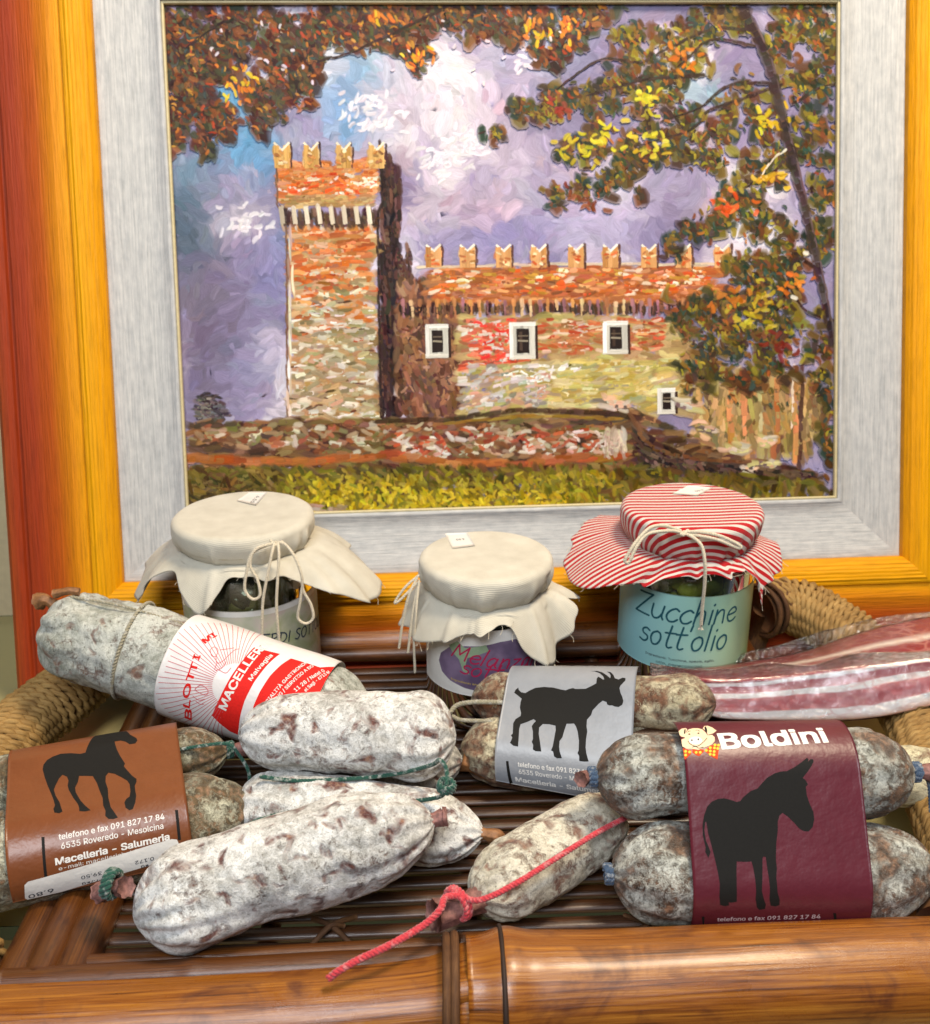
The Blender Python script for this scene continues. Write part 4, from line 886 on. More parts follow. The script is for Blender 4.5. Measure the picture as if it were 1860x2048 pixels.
def cloth_cover(c, Rl, zt, zs, Rs, hem, mat, parent, seed, pleat=.34, npl=26):
    """square of cloth over a lid, gathered by a string, with a free hem: hem rows (angle from the front, out, drop)"""
    m = 260; th = np.linspace(-np.pi, np.pi, m, endpoint=False); hem = sorted(hem); ha = np.radians([h[0] for h in hem])
    A3 = np.concatenate([ha - 2 * np.pi, ha, ha + 2 * np.pi]); 
    def per(col):
        v = np.array([h[col] for h in hem] * 3, float); x = np.concatenate([ha - 2 * np.pi, ha, ha + 2 * np.pi]); P = smooth_path(np.column_stack([x, v]), 1400)
        return np.interp(th, P[:, 0], P[:, 1])
    out, drop = per(1), per(2); rows, fl, rng = [], [], np.random.RandomState(seed)
    n3 = lambda s, q: fbm(np.stack([np.cos(th) * s, np.sin(th) * s, np.full(m, q)], -1), 3, seed)
    gat = np.zeros(m)
    for k in range(npl):                                                        # irregular gathers
        g = rng.uniform(-np.pi, np.pi); w = rng.uniform(.035, .10); d = (th - g + np.pi) % (2 * np.pi) - np.pi; gat += rng.uniform(.4, 1.1) * np.exp(-(d / w) ** 2) * rng.choice([1, 1, -1])
    cx, sx = np.sin(th), -np.cos(th); rho = 0
    def ring(r, z):
        rows.append(np.stack([c[0] + r * cx, c[1] + r * sx, c[2] + z + 0 * th], -1))
    for q in np.linspace(.02, 1, 12):
        r = (Rl - .35) * q; ring(np.full(m, r), zt + .02 * n3(1.2 * q, 0) - .05 * np.exp(-(q / .7) ** 4)); fl.append(np.full(m, r))
    rho = Rl - .35
    for q in np.linspace(.2, 1, 6):
        a = q * np.pi / 2; ring(np.full(m, Rl - .35 + .40 * math.sin(a)) + .015 * n3(5, q), zt - .38 * (1 - math.cos(a)) - .0 * q); fl.append(np.full(m, rho + .6 * q))
    rho += .6
    for q in np.linspace(.1, 1, 14):
        r = Rl + .05 + (Rs - Rl - .05) * q ** 2.2 + gat * .34 * q ** .7 * (1 - .5 * q) + .02 * n3(6, q * 2); ring(r, zt - .38 + (zs - zt + .38) * q); fl.append(np.full(m, rho + (zt - .38 - zs) * q))
    rho += zt - .38 - zs
    for q in np.linspace(.06, 1, 26):
        r = Rs + out * (q ** .72) + gat * pleat * (.35 + .9 * q) * min(1, q * 4) + .05 * n3(3.4, q * 1.3) * q
        r = np.maximum(r, Rs + .60 * min(1, q * 3.5))
        z = zs + .10 * math.sin(min(q * 3, 1) * np.pi) * .6 - drop * q ** 1.45 - .06 * gat * q + .05 * n3(4, 3 + q) * q; ring(r, z); fl.append(rho + np.hypot(out, drop) * q)
    V = np.concatenate(rows); n = len(rows); FL = np.array(fl); uv = np.stack([FL * np.sin(th), -FL * np.cos(th)], -1).reshape(-1, 2)
    F = [tuple(f) for f in gridf(n, m, False, True)]; V = np.vstack([V, [[c[0], c[1], float(np.mean(rows[0][:, 2]))]]]); uv = np.vstack([uv, [[0, 0]]]); F += [(len(V) - 1, k, (k + 1) % m) for k in range(m)]
    o = build("cloth_cover", V, F, mat, parent, uv=uv)
    md = o.modifiers.new("thickness", 'SOLIDIFY'); md.thickness = .0006; md.offset = 1
    # frayed threads along the hem
    mb = MB(); hemv = rows[-1]
    for k in range(46):
        i = rng.randint(m); p = hemv[i]; d = nrm(hemv[i] - rows[-3][i] + rng.normal(0, .05, 3)); l = rng.uniform(.12, .5); mb.add(*tube(smooth_path([p - d * .05, p + d * l * .5 + rng.normal(0, .05, 3), p + d * l + rng.normal(0, .09, 3)], 5), .014, 4))
    mb.build("frayed_threads", M['cream'], o)["kind"] = "stuff"
    return o, rows
def chunks(c, R, z0, z1, n, pal, seed, parent, size=.9):
    """pieces of preserved vegetable pressed against the glass"""
    rng = np.random.RandomState(seed); V_, F_, C_ = [], [], []; k = 0
    a8 = np.linspace(0, 2 * np.pi, 12, endpoint=False); b8 = np.linspace(0, np.pi, 8)
    for i in range(n):
        a = rng.uniform(-np.pi, np.pi); s = size * rng.uniform(.7, 1.25); rr = (R - s * .62) * (1 if i < n * .8 else rng.uniform(.2, .8)); z = rng.uniform(z0 + s * .5, z1 - s * .4)
        ctr = np.array([c[0] + rr * math.sin(a), c[1] - rr * math.cos(a), c[2] + z]); sc = s * np.array([rng.uniform(.7, 1.1), .58, rng.uniform(.55, .95)]); rot = a + rng.normal(0, .2)
        S = np.stack([np.outer(np.sin(b8), np.cos(a8)), np.outer(np.sin(b8), np.sin(a8)), np.outer(np.cos(b8), np.ones(12))], -1).reshape(-1, 3)
        S = S * (1 + .22 * fbm(S * 1.6 + i * 3.3, 2, seed)[:, None]) * sc; tl = rng.uniform(-.8, .8)
        S = S @ np.array([[math.cos(tl), 0, math.sin(tl)], [0, 1, 0], [-math.sin(tl), 0, math.cos(tl)]]); S = S @ np.array([[math.cos(rot), math.sin(rot), 0], [-math.sin(rot), math.cos(rot), 0], [0, 0, 1]])
        P = ctr + S; dxy = P[:, :2] - c[:2]; rad = np.linalg.norm(dxy, axis=1); lim = np.minimum(rad, R - .02); P[:, :2] = c[:2] + dxy * (lim / (rad + 1e-9))[:, None]
        V_.append(P); F_.append(gridf(8, 12, False, True) + k); C_.append(np.broadcast_to(np.array(pal[rng.randint(len(pal))]) * (1 + .25 * fbm(P * 1.5, 3, seed))[:, None], P.shape)); k += len(P)
    o = build("preserved_pieces", np.concatenate(V_), np.concatenate(F_), M['veg'], parent, col=srgb_np(np.concatenate(C_)).astype(np.float32)); o["kind"] = "stuff"
    return o
mv = Mt("oily_vegetable", .18); mv.set(Base_Color=mv.mix(.5, mv.node("ShaderNodeAttribute", attribute_name="Col").outputs["Color"], mv.ramp(mv.noise(mv.obj(), 4, 5), [(.3, .5), (.7, 1.0)]), 'MULTIPLY')); M['veg'] = mv.m
M['oil'] = flat("dark_olive_oil", (46, 40, 14), .15, .2, 1.0)
def jar(label, c, R, H, hem, cloth, seed, pal, lid, zs):
    j = thing("preserve_jar", label, "jar", c, "preserve jars with cloth caps")
    r = R; prof = [(0, .1), (r * .8, .1), (r - .18, .22), (r, .7), (r, zs - 1.0), (r - .12, zs - .7), (r - .5, zs - .35), (r - .62, zs), (r - .62, H - .9), (r - .6, H - .4)]
    inner = [(r - .78, H - .4), (r - .78, zs), (r - .62, zs - .35), (r - .3, zs - .75), (r - .2, zs - 1.05), (r - .2, .8), (r - .4, .45), (0, .4)]
    V, F = lathe(c, prof + inner, 72); build("glass_body", V, F, M['glass'], j)
    chunks(c, r - .24, .6, zs - .9, 95, pal, seed, j, r * .27)
    V, F = lathe(c, [(0, .5), (r - 1.25, .5), (r - 1.25, zs - 1.0), (0, zs - 1.0)], 40); build("oil", V, F, M['oil'], j)
    V, F = lathe(c, [(0, H - .02), (lid - .25, H - .02), (lid - .1, H - .1), (lid - .1, H - 1.25), (lid - .25, H - 1.3), (0, H - 1.25)], 56); build("lid", V, F, flat("tin_lid", (190, 180, 150), .35), j)
    o, rows = cloth_cover(c, lid, H + .06, zs, r - .5, hem, cloth, j, seed)
    Rs = r - .35 + .12; a = np.linspace(0, 2 * np.pi, 90); mb = MB()
    gr = np.linalg.norm(rows[31][:, :2] - c[:2], axis=1); ang = np.linspace(-np.pi, np.pi, len(gr), endpoint=False)
    rr = np.maximum(np.interp((a + np.pi) % (2 * np.pi) - np.pi, ang, gr), r - .5) + .08
    k = np.ones(9) / 9; rr = np.convolve(np.concatenate([rr[-5:-1], rr, rr[1:5]]), k, 'valid')
    twine(mb, np.stack([c[0] + rr * np.sin(a), c[1] - rr * np.cos(a), c[2] + zs + .02 * np.sin(3 * a)], -1), .085, 2, .4)
    mb.build("string", M['cream'], j)
    return j, o
def sticker(sf_pts, txts, parent, zoff=.035):
    """small price tag lying on a cloth top: four pixel corners at a known height"""
    P = np.array(sf_pts); n = 8; a, b = np.meshgrid(np.linspace(0, 1, n), np.linspace(0, 1, n), indexing='ij')
    G = (P[0] * (1 - a)[..., None] * (1 - b)[..., None] + P[1] * a[..., None] * (1 - b)[..., None] + P[2] * a[..., None] * b[..., None] + P[3] * (1 - a)[..., None] * b[..., None]); s = Surf(G)
    o = s.sheet("price_sticker", M['white'], parent, zoff, .012, 8, 8)
    mb = MB()
    for (t, p, q, h) in txts: mb.add(*s.text(t, p, q, h, .01, zoff + .006))
    mb.build("lettering", M['inkgrey'], o)
M['inkgrey'] = mat_ink("grey_ink", (70, 70, 78)); M['ink'] = mat_ink("black_ink", (26, 25, 24), .4); M['inkwhite'] = mat_ink("white_ink", (238, 236, 232))
# jar 1, linen cap, upper left
J1 = onz(486, 1030, 11.5); J1[2] = 0.1
h1 = hem_rows(J1, 3.72, 9.6, [(-80, 3.2, 1202), (-62, 2.0, 1152), (-50, 1.2, 1145), (-36, 1.7, 1190), (-22, 1.8, 1230), (-10, 1.4, 1190), (-3, 1.0, 1142), (8, .9, 1124), (20, .9, 1128), (32, 1.2, 1148), (46, 2.0, 1168), (60, 3.3, 1188), (74, 4.6, 1204), (88, 4.7, 1172), (104, 3.6, 1122)], [(-178, 2.6, 1.8), (-140, 2.4, 1.9), (-112, 3.2, 1.9), (140, 2.4, 1.8)])
j1, cl1 = jar("jar with plain linen cap and long cord bow, left of the other jars", J1, 4.22, 11.4, h1, M['linen'], 3, [(96, 92, 40), (72, 70, 30), (120, 112, 60), (60, 50, 26)], 4.3, 9.6)
J2 = onz(972, 1112, 10.2); J2[2] = 0.1
h2 = hem_rows(J2, 3.22, 8.1, [(-85, 1.7, 1240), (-66, 1.8, 1272), (-52, 1.7, 1286), (-34, 1.4, 1280), (-18, 1.2, 1268), (-4, 1.1, 1256), (8, 1.05, 1248), (16, 1.1, 1256), (24, 1.4, 1300), (36, 1.6, 1324), (52, 1.7, 1326), (66, 1.7, 1285), (80, 2.0, 1208), (95, 2.2, 1196)], [(-178, 1.8, 2.0), (-140, 1.8, 2.2), (-112, 1.9, 2.0), (140, 1.8, 2.0)])
j2, cl2 = jar("small jar with plain linen cap and purple aubergine label, middle of the three jars", J2, 3.72, 10.1, h2, M['linen'], 11, [(70, 62, 26), (96, 84, 36), (52, 46, 22)], 3.9, 8.1)
J3 = onz(1384, 1012, 12.0); J3[2] = 0.1
h3 = hem_rows(J3, 3.62, 9.75, [(-85, 4.1, 1150), (-68, 4.1, 1176), (-52, 3.1, 1170), (-36, 2.2, 1162), (-20, 1.6, 1150), (-8, 1.3, 1136), (2, 1.1, 1122), (16, 1.05, 1121), (28, 1.1, 1128), (36, 1.4, 1160), (42, 1.6, 1210), (48, 1.8, 1172), (58, 2.0, 1155), (72, 2.0, 1125), (88, 1.9, 1088)], [(-178, 2.6, 1.5), (-150, 2.8, .8), (-126, 3.3, .1), (-104, 3.6, .9), (120, 2.0, 1.6), (150, 2.4, 1.5)])
j3, cl3 = jar("jar with red and white striped cloth cap and mint green label", J3, 4.12, 11.9, h3, M['stripe'], 8, [(150, 150, 70), (120, 122, 52), (170, 166, 96), (96, 92, 40)], 4.25, 9.75)
def cord(name, pts, r, strands, pitch, mat, parent):
    mb = MB(); twine(mb, pts, r, strands, pitch); return mb.build(name, mat, parent)
def bow(c, R, z, paths, parent, r=.085, yoff=0.0):
    """cord loops and ends hanging in front of the cloth: pixel paths with a distance in front of the jar"""
    for p in paths: cord("cord_bow", np.array([ony(q[0], q[1], c[1] - R - (q[2] if len(q) > 2 else .7)) for q in p]), r, 3, .42, M['cream'], parent)
bow(J1, 4.2, 9, [[(556, 1084, .15), (530, 1092, .5), (502, 1110, 1.0), (492, 1150, 1.2), (490, 1180, 1.25), (505, 1198, 1.3), (520, 1190, 1.3), (515, 1160, 1.2), (500, 1130, 1.1), (510, 1100, .9), (540, 1088, .4)],
             [(556, 1084, .15), (572, 1090, .5), (590, 1115, 1.0), (603, 1150, 1.2), (606, 1180, 1.1), (622, 1210, 1.0), (626, 1236, 1.0), (612, 1247, 1.0), (596, 1236, 1.0), (600, 1205, 1.1), (604, 1175, 1.15)],
             [(550, 1082, .2), (543, 1110, .9), (534, 1155, 1.2), (526, 1200, 1.2), (524, 1250, 1.1), (523, 1292, 1.0)], [(556, 1084, .2), (558, 1110, .9), (555, 1160, 1.2), (553, 1210, 1.2), (556, 1260, 1.1), (560, 1296, 1.0)], [(540, 1080, .1), (552, 1090, .35), (566, 1082, .1)]], j1)
bow(J2, 2.4, 8, [[(838, 1150, -.9), (810, 1175, -.6), (790, 1204, -.5), (800, 1200, -.4), (835, 1165, -.6)], [(836, 1152, -.8), (818, 1190, -.4), (806, 1240, -.3), (798, 1296, -.3)], [(838, 1160, -.7), (828, 1210, -.2), (822, 1250, 0), (816, 1305, 0)], [(838, 1160, -.6), (832, 1220, 0), (828, 1280, 0), (830, 1345, 0)]], j2, .075)
bow(J3, 4.1, 9.6, [[(1362, 1062, .25), (1330, 1052, .7), (1300, 1056, 1.4), (1272, 1084, 2.0), (1254, 1112, 2.3), (1250, 1122, 2.35), (1258, 1124, 2.35), (1274, 1092, 2.1), (1296, 1068, 1.6), (1340, 1062, .8), (1364, 1066, .3)],
             [(1366, 1064, .25), (1400, 1064, .6), (1440, 1072, .9), (1478, 1090, 1.1), (1476, 1096, 1.1), (1436, 1080, .95), (1400, 1072, .7), (1370, 1068, .3)], [(1368, 1066, .3), (1388, 1076, .7), (1404, 1094, 1.1), (1410, 1130, 1.4), (1409, 1170, 1.35), (1405, 1210, 1.2), (1402, 1250, 1.1)], [(1352, 1058, .2), (1366, 1070, .5), (1376, 1060, .2)]], j3, .10)
for (px, py, cc, par) in ((1402, 1250, J3, j3), (560, 1296, J1, j1)):
    mb = MB(); p = ony(px, py, cc[1] - 5.2)
    for t in ((-3, 0), (-2, 1), (-1, 0), (1, 1), (2, 0), (3, 1)): mb.add(*tube([p, p + A(.05 * t[0], 0, -.28 - .06 * t[1])], .03, 5))
    mb.build("cord_fray", M['cream'], par)
# labels on the jars
s3 = arc_surf(J3, 4.15, z_for(J3, 4.15, 0, 1346), z_for(J3, 4.15, 0, 1194), -98, 92)
mm = Mt("mint_gradient_paper", .45); sx_ = mm.sep(mm.uv()); mm.set(Base_Color=mm.ramp(mm.math('DIVIDE', sx_[0], float(s3.S[-1])), [(.2, srgb(150, 206, 214)), (.5, srgb(164, 212, 196)), (.85, srgb(172, 204, 140))])); mm.b.inputs["Coat Weight"].default_value = .2
l3 = s3.sheet("jar_label", mm.m, j3); mb = MB()
handwrite(s3, mb, "Zucchine", (1272, 1218), (1466, 1240), .125, slant=.14, ky=.78); handwrite(s3, mb, "sott'olio", (1279, 1276), (1447, 1296), .125, slant=.14, ky=.82)
mb.build("lettering", mat_ink("teal_ink", (38, 92, 104)), l3); mb = MB()
mb.add(*s3.text("Ingredienti: Zucchine, spezie, aglio,", (1291, 1306), (1428, 1322), .2, .012)); mb.add(*s3.text("olio, peperoncino", (1312, 1324), (1404, 1334), .2, .012))
mb.build("lettering", M['inkgrey'], l3)
s1 = arc_surf(J1, 4.25, z_for(J1, 4.25, 0, 1382), z_for(J1, 4.25, 0, 1224), -98, 98)
m1 = Mt("watercolour_label_paper", .5); v1 = m1.obj(); n1_ = m1.noise(v1, .35, 4, .6, .6); m1.set(Base_Color=m1.ramp(n1_, [(.35, srgb(168, 178, 134)), (.5, srgb(200, 198, 178)), (.62, srgb(206, 190, 184))]))
l1 = s1.sheet("jar_label", m1.m, j1); mb = MB()
handwrite(s1, mb, "DORI VERDI SOTTOLIO", (432, 1278), (648, 1240), .085, slant=.05, ky=.85)
mb.build("lettering", mat_ink("dark_blue_ink", (44, 56, 76)), l1); mb = MB()
mb.add(*s1.text("olio", (614, 1315), (628, 1308), .2, .012)); mb.build("lettering", M['inkgrey'], l1)
build("label_border", *s1.poly([[(s1.S[0] + .02, s1.T[0] + .02), (s1.S[-1] - .02, s1.T[0] + .02), (s1.S[-1] - .02, s1.T[0] + .38), (s1.S[0] + .02, s1.T[0] + .38)]], .008, px=False), M['white'], l1)
s2 = arc_surf(J2, 3.75, z_for(J2, 3.75, 0, 1394), z_for(J2, 3.75, 0, 1262), -78, 98)
l2 = s2.sheet("jar_label", M['white'], j2)
au = [(878, 1320), (882, 1305), (900, 1293), (930, 1292), (965, 1292), (1000, 1284), (1030, 1278), (1065, 1282), (1085, 1300), (1090, 1330), (1080, 1360), (1050, 1378), (1010, 1385), (970, 1384), (930, 1376), (900, 1360), (884, 1342)]
mau = Mt("aubergine_print", .4); mau.set(Base_Color=mau.ramp(mau.noise(mau.obj(), .6, 3), [(.35, srgb(92, 76, 106)), (.65, srgb(132, 114, 144))]))
build("aubergine_picture", *s2.poly([au], .009), mau.m, l2)
build("aubergine_picture", *s2.poly([[(898, 1290), (915, 1282), (930, 1296), (972, 1290), (978, 1302), (950, 1312), (935, 1316), (930, 1334), (940, 1350), (926, 1342), (918, 1318), (905, 1304)], [(990, 1284), (1000, 1270), (1010, 1282), (1030, 1276), (1032, 1290), (1005, 1294)]][:1], .0105), flat("stalk_green_print", (146, 170, 140), .4), l2)
mb = MB(); handwrite(s2, mb, "Melanzane", (902, 1310), (1082, 1322), .10, .013, slant=.18, ky=.62); handwrite(s2, mb, "sott'olio", (920, 1344), (1060, 1352), .10, .013, slant=.18, ky=.62); mb.build("lettering", mat_ink("magenta_ink", (178, 36, 82)), l2)
mb = MB(); mb.add(*s2.text("Ingredienti: Melanzane, aglio", (902, 1358), (1010, 1372), .16, .014, .013)); mb.build("lettering", mat_ink("yellow_ink", (206, 180, 84)), l2)
# price stickers lying on the cloth tops
sticker([onz(474, 1002, 11.6), onz(498, 986, 11.6), onz(534, 986, 11.6), onz(512, 1011, 11.6)], [("6.50", (514, 993), (500, 1006), .35)], j1)
sticker([onz(890, 1068, 10.3), onz(934, 1066, 10.3), onz(950, 1092, 10.3), onz(905, 1098, 10.3)], [("6.50", (928, 1078), (912, 1079), .35)], j2)
sticker([onz(1345, 988, 12.1), onz(1376, 972, 12.1), onz(1426, 976, 12.1), onz(1395, 992, 12.1)], [("6.50", (1404, 980), (1388, 983), .35)], j3)
# ------------------------------------------------------------------ salami
WH = dict(cover=.86, mould_lo=(158, 156, 150), mould_hi=(243, 243, 241), meat_d=(58, 24, 23), meat_l=(104, 52, 44), speck=.55, spot=.555, big=1.0)
M['sal_white'] = [mat_salami("white_bloomed_salami", seed=k, **WH) for k in range(4)]
M['sal_grey'] = mat_salami("grey_mould_salami", .80, (138, 142, 130), (210, 212, 204), (88, 50, 40), (126, 92, 78), 5, .85, .60)
M['sal_horse'] = [mat_salami("dark_olive_salami", .42, (122, 118, 92), (198, 196, 174), (46, 38, 28), (100, 82, 56), 6 + k, .6, .52, .8) for k in range(2)]
M['sal_goat'] = [mat_salami("brown_goat_salami", .50, (160, 150, 120), (216, 206, 176), (64, 38, 28), (118, 80, 58), 9 + k, .4, .52, .8) for k in range(2)]
M['sal_donk'] = [mat_salami("dark_donkey_salami", .50, (112, 112, 102), (212, 214, 206), (40, 32, 26), (96, 72, 56), 12 + k, .8, .53, .6) for k in range(2)]
M['sal_red'] = mat_salami("speckled_salami", .72, (164, 156, 134), (226, 222, 206), (78, 48, 42), (128, 90, 76), 16, .7, .57)
M['casing'] = flat("dry_casing_end", (150, 104, 66), .5, .25, 4, .5)
M['casing2'] = flat("pinkish_casing_end", (150, 106, 100), .55, .3, 5, .6)

def salami_shape(P0_, P1_, r, sag=0.0, e0=1.0, e1=1.0, seed=0, bump=1.0, n=150, m=90, side=0.0, tip=.28, skew=0.0):
    """bent, lumpy sausage between two points; e0/e1 = how long each end tapers (in radii)"""
    a, b = np.asarray(P0_, float), np.asarray(P1_, float); L = np.linalg.norm(b - a); d = (b - a) / L; hz = nrm(np.cross(d, A(0, 0, 1)))
    t = np.linspace(0, 1, n); t = .5 - .5 * np.cos(np.pi * t) * (.55 + .45 * np.abs(np.cos(np.pi * t))) if False else t
    # finer rings near the ends
    t = t + .08 * np.sin(2 * np.pi * t) * -1
    P = a + np.outer(t, b - a) - np.outer(np.sin(np.pi * t) * sag, A(0, 0, 1)) + np.outer(np.sin(np.pi * t) * side, hz)
    s0, s1 = t * L / (r * e0), (1 - t) * L / (r * e1)
    f = lambda s: np.clip(1 - (1 - np.clip(s, 0, 1)) ** 2.1, 0, 1) ** .62
    rad = r * np.minimum(f(s0), f(s1)); rad = rad * (1 + skew * (t - .5)) * (1 + .08 * fbm(np.stack([t * 3.1, t * 0 + seed, t * 0], -1), 2, seed)); rad = np.maximum(rad, tip * np.ones(n)); rad[0] = rad[-1] = tip * .6
    T, N, B = frames(P); ph = np.linspace(0, 2 * np.pi, m, endpoint=False); dirs = np.cos(ph)[None, :, None] * N[:, None] + np.sin(ph)[None, :, None] * B[:, None]
    V = P[:, None] + rad[:, None, None] * dirs; Q = V.reshape(-1, 3)
    amp = np.repeat(rad / r, m)
    tl = np.repeat(t * L, m); pt_ = np.tile(ph, n)
    h = .032 * r * fbm(np.stack([tl / (r * 1.6), np.cos(pt_) * 2.6 + seed, np.sin(pt_) * 2.6], -1), 4, seed + 21) + .085 * r * fbm(Q / (r * 1.1), 3, seed) + .026 * r * fbm(Q / (r * .32), 3, seed + 5) + .008 * r * fbm(Q / (r * .09), 3, seed + 9)
    h = np.where(h > 0, h * .45, h)
    en = np.repeat(np.exp(-np.minimum(s0 * e0, s1 * e1) / .75), m); wr = np.sin(np.tile(ph, n) * 11 + 3 * vnoise(Q / r, seed + 3)) * .10 * r * en
    Q = Q + (h * bump + wr)[:, None] * amp[:, None] * dirs.reshape(-1, 3)
    F = [tuple(x) for x in gridf(n, m, False, True)] + [tuple(range(m))[::-1], tuple(range((n - 1) * m, n * m))]
    return Q, F, P
def stub(mb, p, d, r=.38, l=1.0, seed=0, flare=1.25):
    """twisted casing end beyond the knot"""
    mb.cut(); d = nrm(d); rng = np.random.RandomState(seed); pts = smooth_path([p - d * .25, p + d * l * .5 + rng.normal(0, .06, 3), p + d * l + rng.normal(0, .14, 3)], 16)
    V, F, uv = tube(pts, r * np.interp(np.linspace(0, 1, 16), [0, .3, 1], [1, .72, flare]), 18); V = V + (.10 * r * np.sin(np.tile(np.arange(18), 16) * 2.3) * 1.4)[:, None] * nrm(V - np.repeat(pts, 18, 0)); mb.add(V, F, uv)
def knot(mb, p, d, R, r=.11, turns=3):
    d = nrm(d); u = nrm(np.cross(d, A(.3, .2, 1))); v = np.cross(d, u); a = np.linspace(0, 2 * np.pi * turns, 26 * turns)
    twine(mb, p + R * (np.cos(a)[:, None] * u + np.sin(a)[:, None] * v) + d * (np.linspace(-.16, .16, len(a)) + .02 * np.sin(a * 3))[:, None], r, 2, .4)
GS = "dry salami in the tray"
def salami(label, p0, p1, r, mat, seed, group=GS, **k):
    t = thing("salami", label, "salami", ((p0 + p1) / 2 - A(0, 0, r)), group)
    V, F, P = salami_shape(p0, p1, r, seed=seed, **k); build("casing", V, F, mat, t)
    return t, P
# --- the big grey one with the red and white band
b0, b1 = onz(92, 1250, 7.2), onz(745, 1462, 3.1); RB = 2.72
tb, PB = salami("thick grey mouldy salami with a red and white paper band", b0, b1, RB, M['sal_grey'], 31, sag=-.3, e0=.9, e1=1.3, bump=1.25, n=190, m=110)
db = nrm(b1 - b0)
mb = MB(); c0 = b0 + A(.35, 0, 1.5)
stub(mb, c0 + A(.1, 0, -.1), A(-.6, .1, .3), .34, .6, 21, 1.5); stub(mb, c0 + A(.7, -.1, .55), A(.9, 0, .16), .26, 1.3, 22, .8)
build_each(mb, "casing_knot", M['casing'], tb)
# string round it and along the top
def wrap_ring(mb, P, i, R, r=.09, tilt=0.0, seed=0):
    T, N, B = frames(P); a = np.linspace(0, 2 * np.pi, 70); q = P[i] + R * (np.cos(a)[:, None] * N[i] + np.sin(a)[:, None] * B[i]) + T[i] * (tilt * np.sin(a + .6))[:, None]; twine(mb, q, r, 2, .4)
mb = MB(); wrap_ring(mb, PB, 66, RB * 1.035, .10, .45); twine(mb, [b0 + db * 2.2 + A(0, -.3, RB * .98), PB[66] + A(0, -.2, RB * 1.04), PB[95] + A(0, -.1, RB * 1.02)], .08, 2, .4)
build_each(mb, "string", M['greystring'], tb)
# paper band round the salami: s runs along the axis, t round it
def band_surf(P, i0, i1, R, ns=50, nt=140, a0=-150, a1=130):
    T, N, B = frames(P); ii = np.linspace(i0, i1, ns); f = lambda X: np.stack([np.interp(ii, np.arange(len(P)), X[:, k]) for k in range(3)], -1)
    C, N_, B_ = f(P), nrm(f(N)), nrm(f(B)); a = np.radians(np.linspace(a0, a1, nt)); Rr = R * (1 + .012 * np.sin(np.linspace(0, 9, ns)))[:, None, None]
    # angle 0 = towards the camera
    z = nrm(CAM - C[ns // 2]); d = nrm(C[-1] - C[0]); u = nrm(z - d * (z @ d)); w = np.cross(d, u)
    return Surf(C[:, None] + Rr * (np.cos(a)[None, :, None] * u + np.sin(a)[None, :, None] * w))
# find the stations whose near silhouette matches the band's two ends
iL = int(np.argmin(np.abs(proj(PB)[:, 0] - 362))); iR = int(np.argmin(np.abs(proj(PB)[:, 0] - 650)))
sb = band_surf(PB, iL, iR, RB * 1.09)
M['bandwhite'] = mat_paper("white_band_paper", (236, 232, 232), .38, .05); M['redink'] = mat_ink("red_ink", (226, 36, 30), .35); M['pinkink'] = mat_ink("thin_red_ink", (206, 92, 100), .4)
lb = sb.sheet("paper_label", M['bandwhite'], tb, thick=.02)
red1 = [(424, 1431), (440, 1395), (462, 1353), (486, 1320), (508, 1295), (560, 1308), (534, 1331), (508, 1365), (490, 1400), (482, 1426), (478, 1470), (461, 1463), (440, 1447)]
red2 = [(505, 1440), (507, 1412), (520, 1383), (540, 1352), (562, 1330), (582, 1317), (640, 1335), (690, 1352), (665, 1366), (640, 1384), (628, 1405), (618, 1440)]
mb = MB(); mb.add(*sb.poly([red1], .010)); mb.add(*sb.poly([red2], .010)); mb.build("red_panel", M['redink'], lb)
mb = MB()
# words run round the salami, upwards in the picture
for (t, a, b, h, bd) in (("MACELLERIA", (452, 1421), (545, 1288), .62, .03), ("Malvaglia", (503, 1362), (546, 1312), .33, .02), ("CIALITÀ GASTRONOM", (536, 1407), (618, 1325), .27, .015), ("NG / SERVIZIO A DO", (557, 1398), (628, 1333), .27, .015), ("11 28 / Natel 0", (592, 1384), (650, 1343), .30, .012), ("el Sagl - 6713 M", (612, 1384), (664, 1348), .27, .012)):
    try: mb.add(*sb.text(t, a, b, h, bd, .016))
    except Exception as ex: print("text", t, ex)
mb.build("lettering", M['inkwhite'], lb)
mb = MB()
for (t, a, b, h, bd) in (("B", (383, 1440), (384, 1421), .55, .04), ("L", (379, 1416), (381, 1401), .52, .04), ("O", (377, 1397), (384, 1370), .52, .04), ("T", (384, 1364), (391, 1346), .52, .04), ("T", (391, 1345), (397, 1327), .52, .04), ("I", (398, 1320), (401, 1312), .52, .04), ("MI", (411, 1287), (434, 1272), .5, .04)):
    try: mb.add(*sb.text(t, a, b, h, bd, .014))
    except Exception as ex: print("text", t, ex)
mb.build("lettering", M['redink'], lb)
mb = MB(); ctr = sb.st(470, 1372)
for k in range(40):
    an = math.radians(96 + 168 * k / 39.0); 
    d = A(math.cos(an), math.sin(an) * 1.0); r0, r1 = 1.25, 4.6; pts = [ctr + d * r for r in np.linspace(r0, r1, 12)]
    pts = [p for p in pts if sb.S[0] + .05 < p[0] < sb.S[-1] and sb.T[0] < p[1] < sb.T[-1]]
    if len(pts) > 2: sb.ribbon(mb, [pts[0], pts[-1]], .03, .008, px=False, k=k % 7)
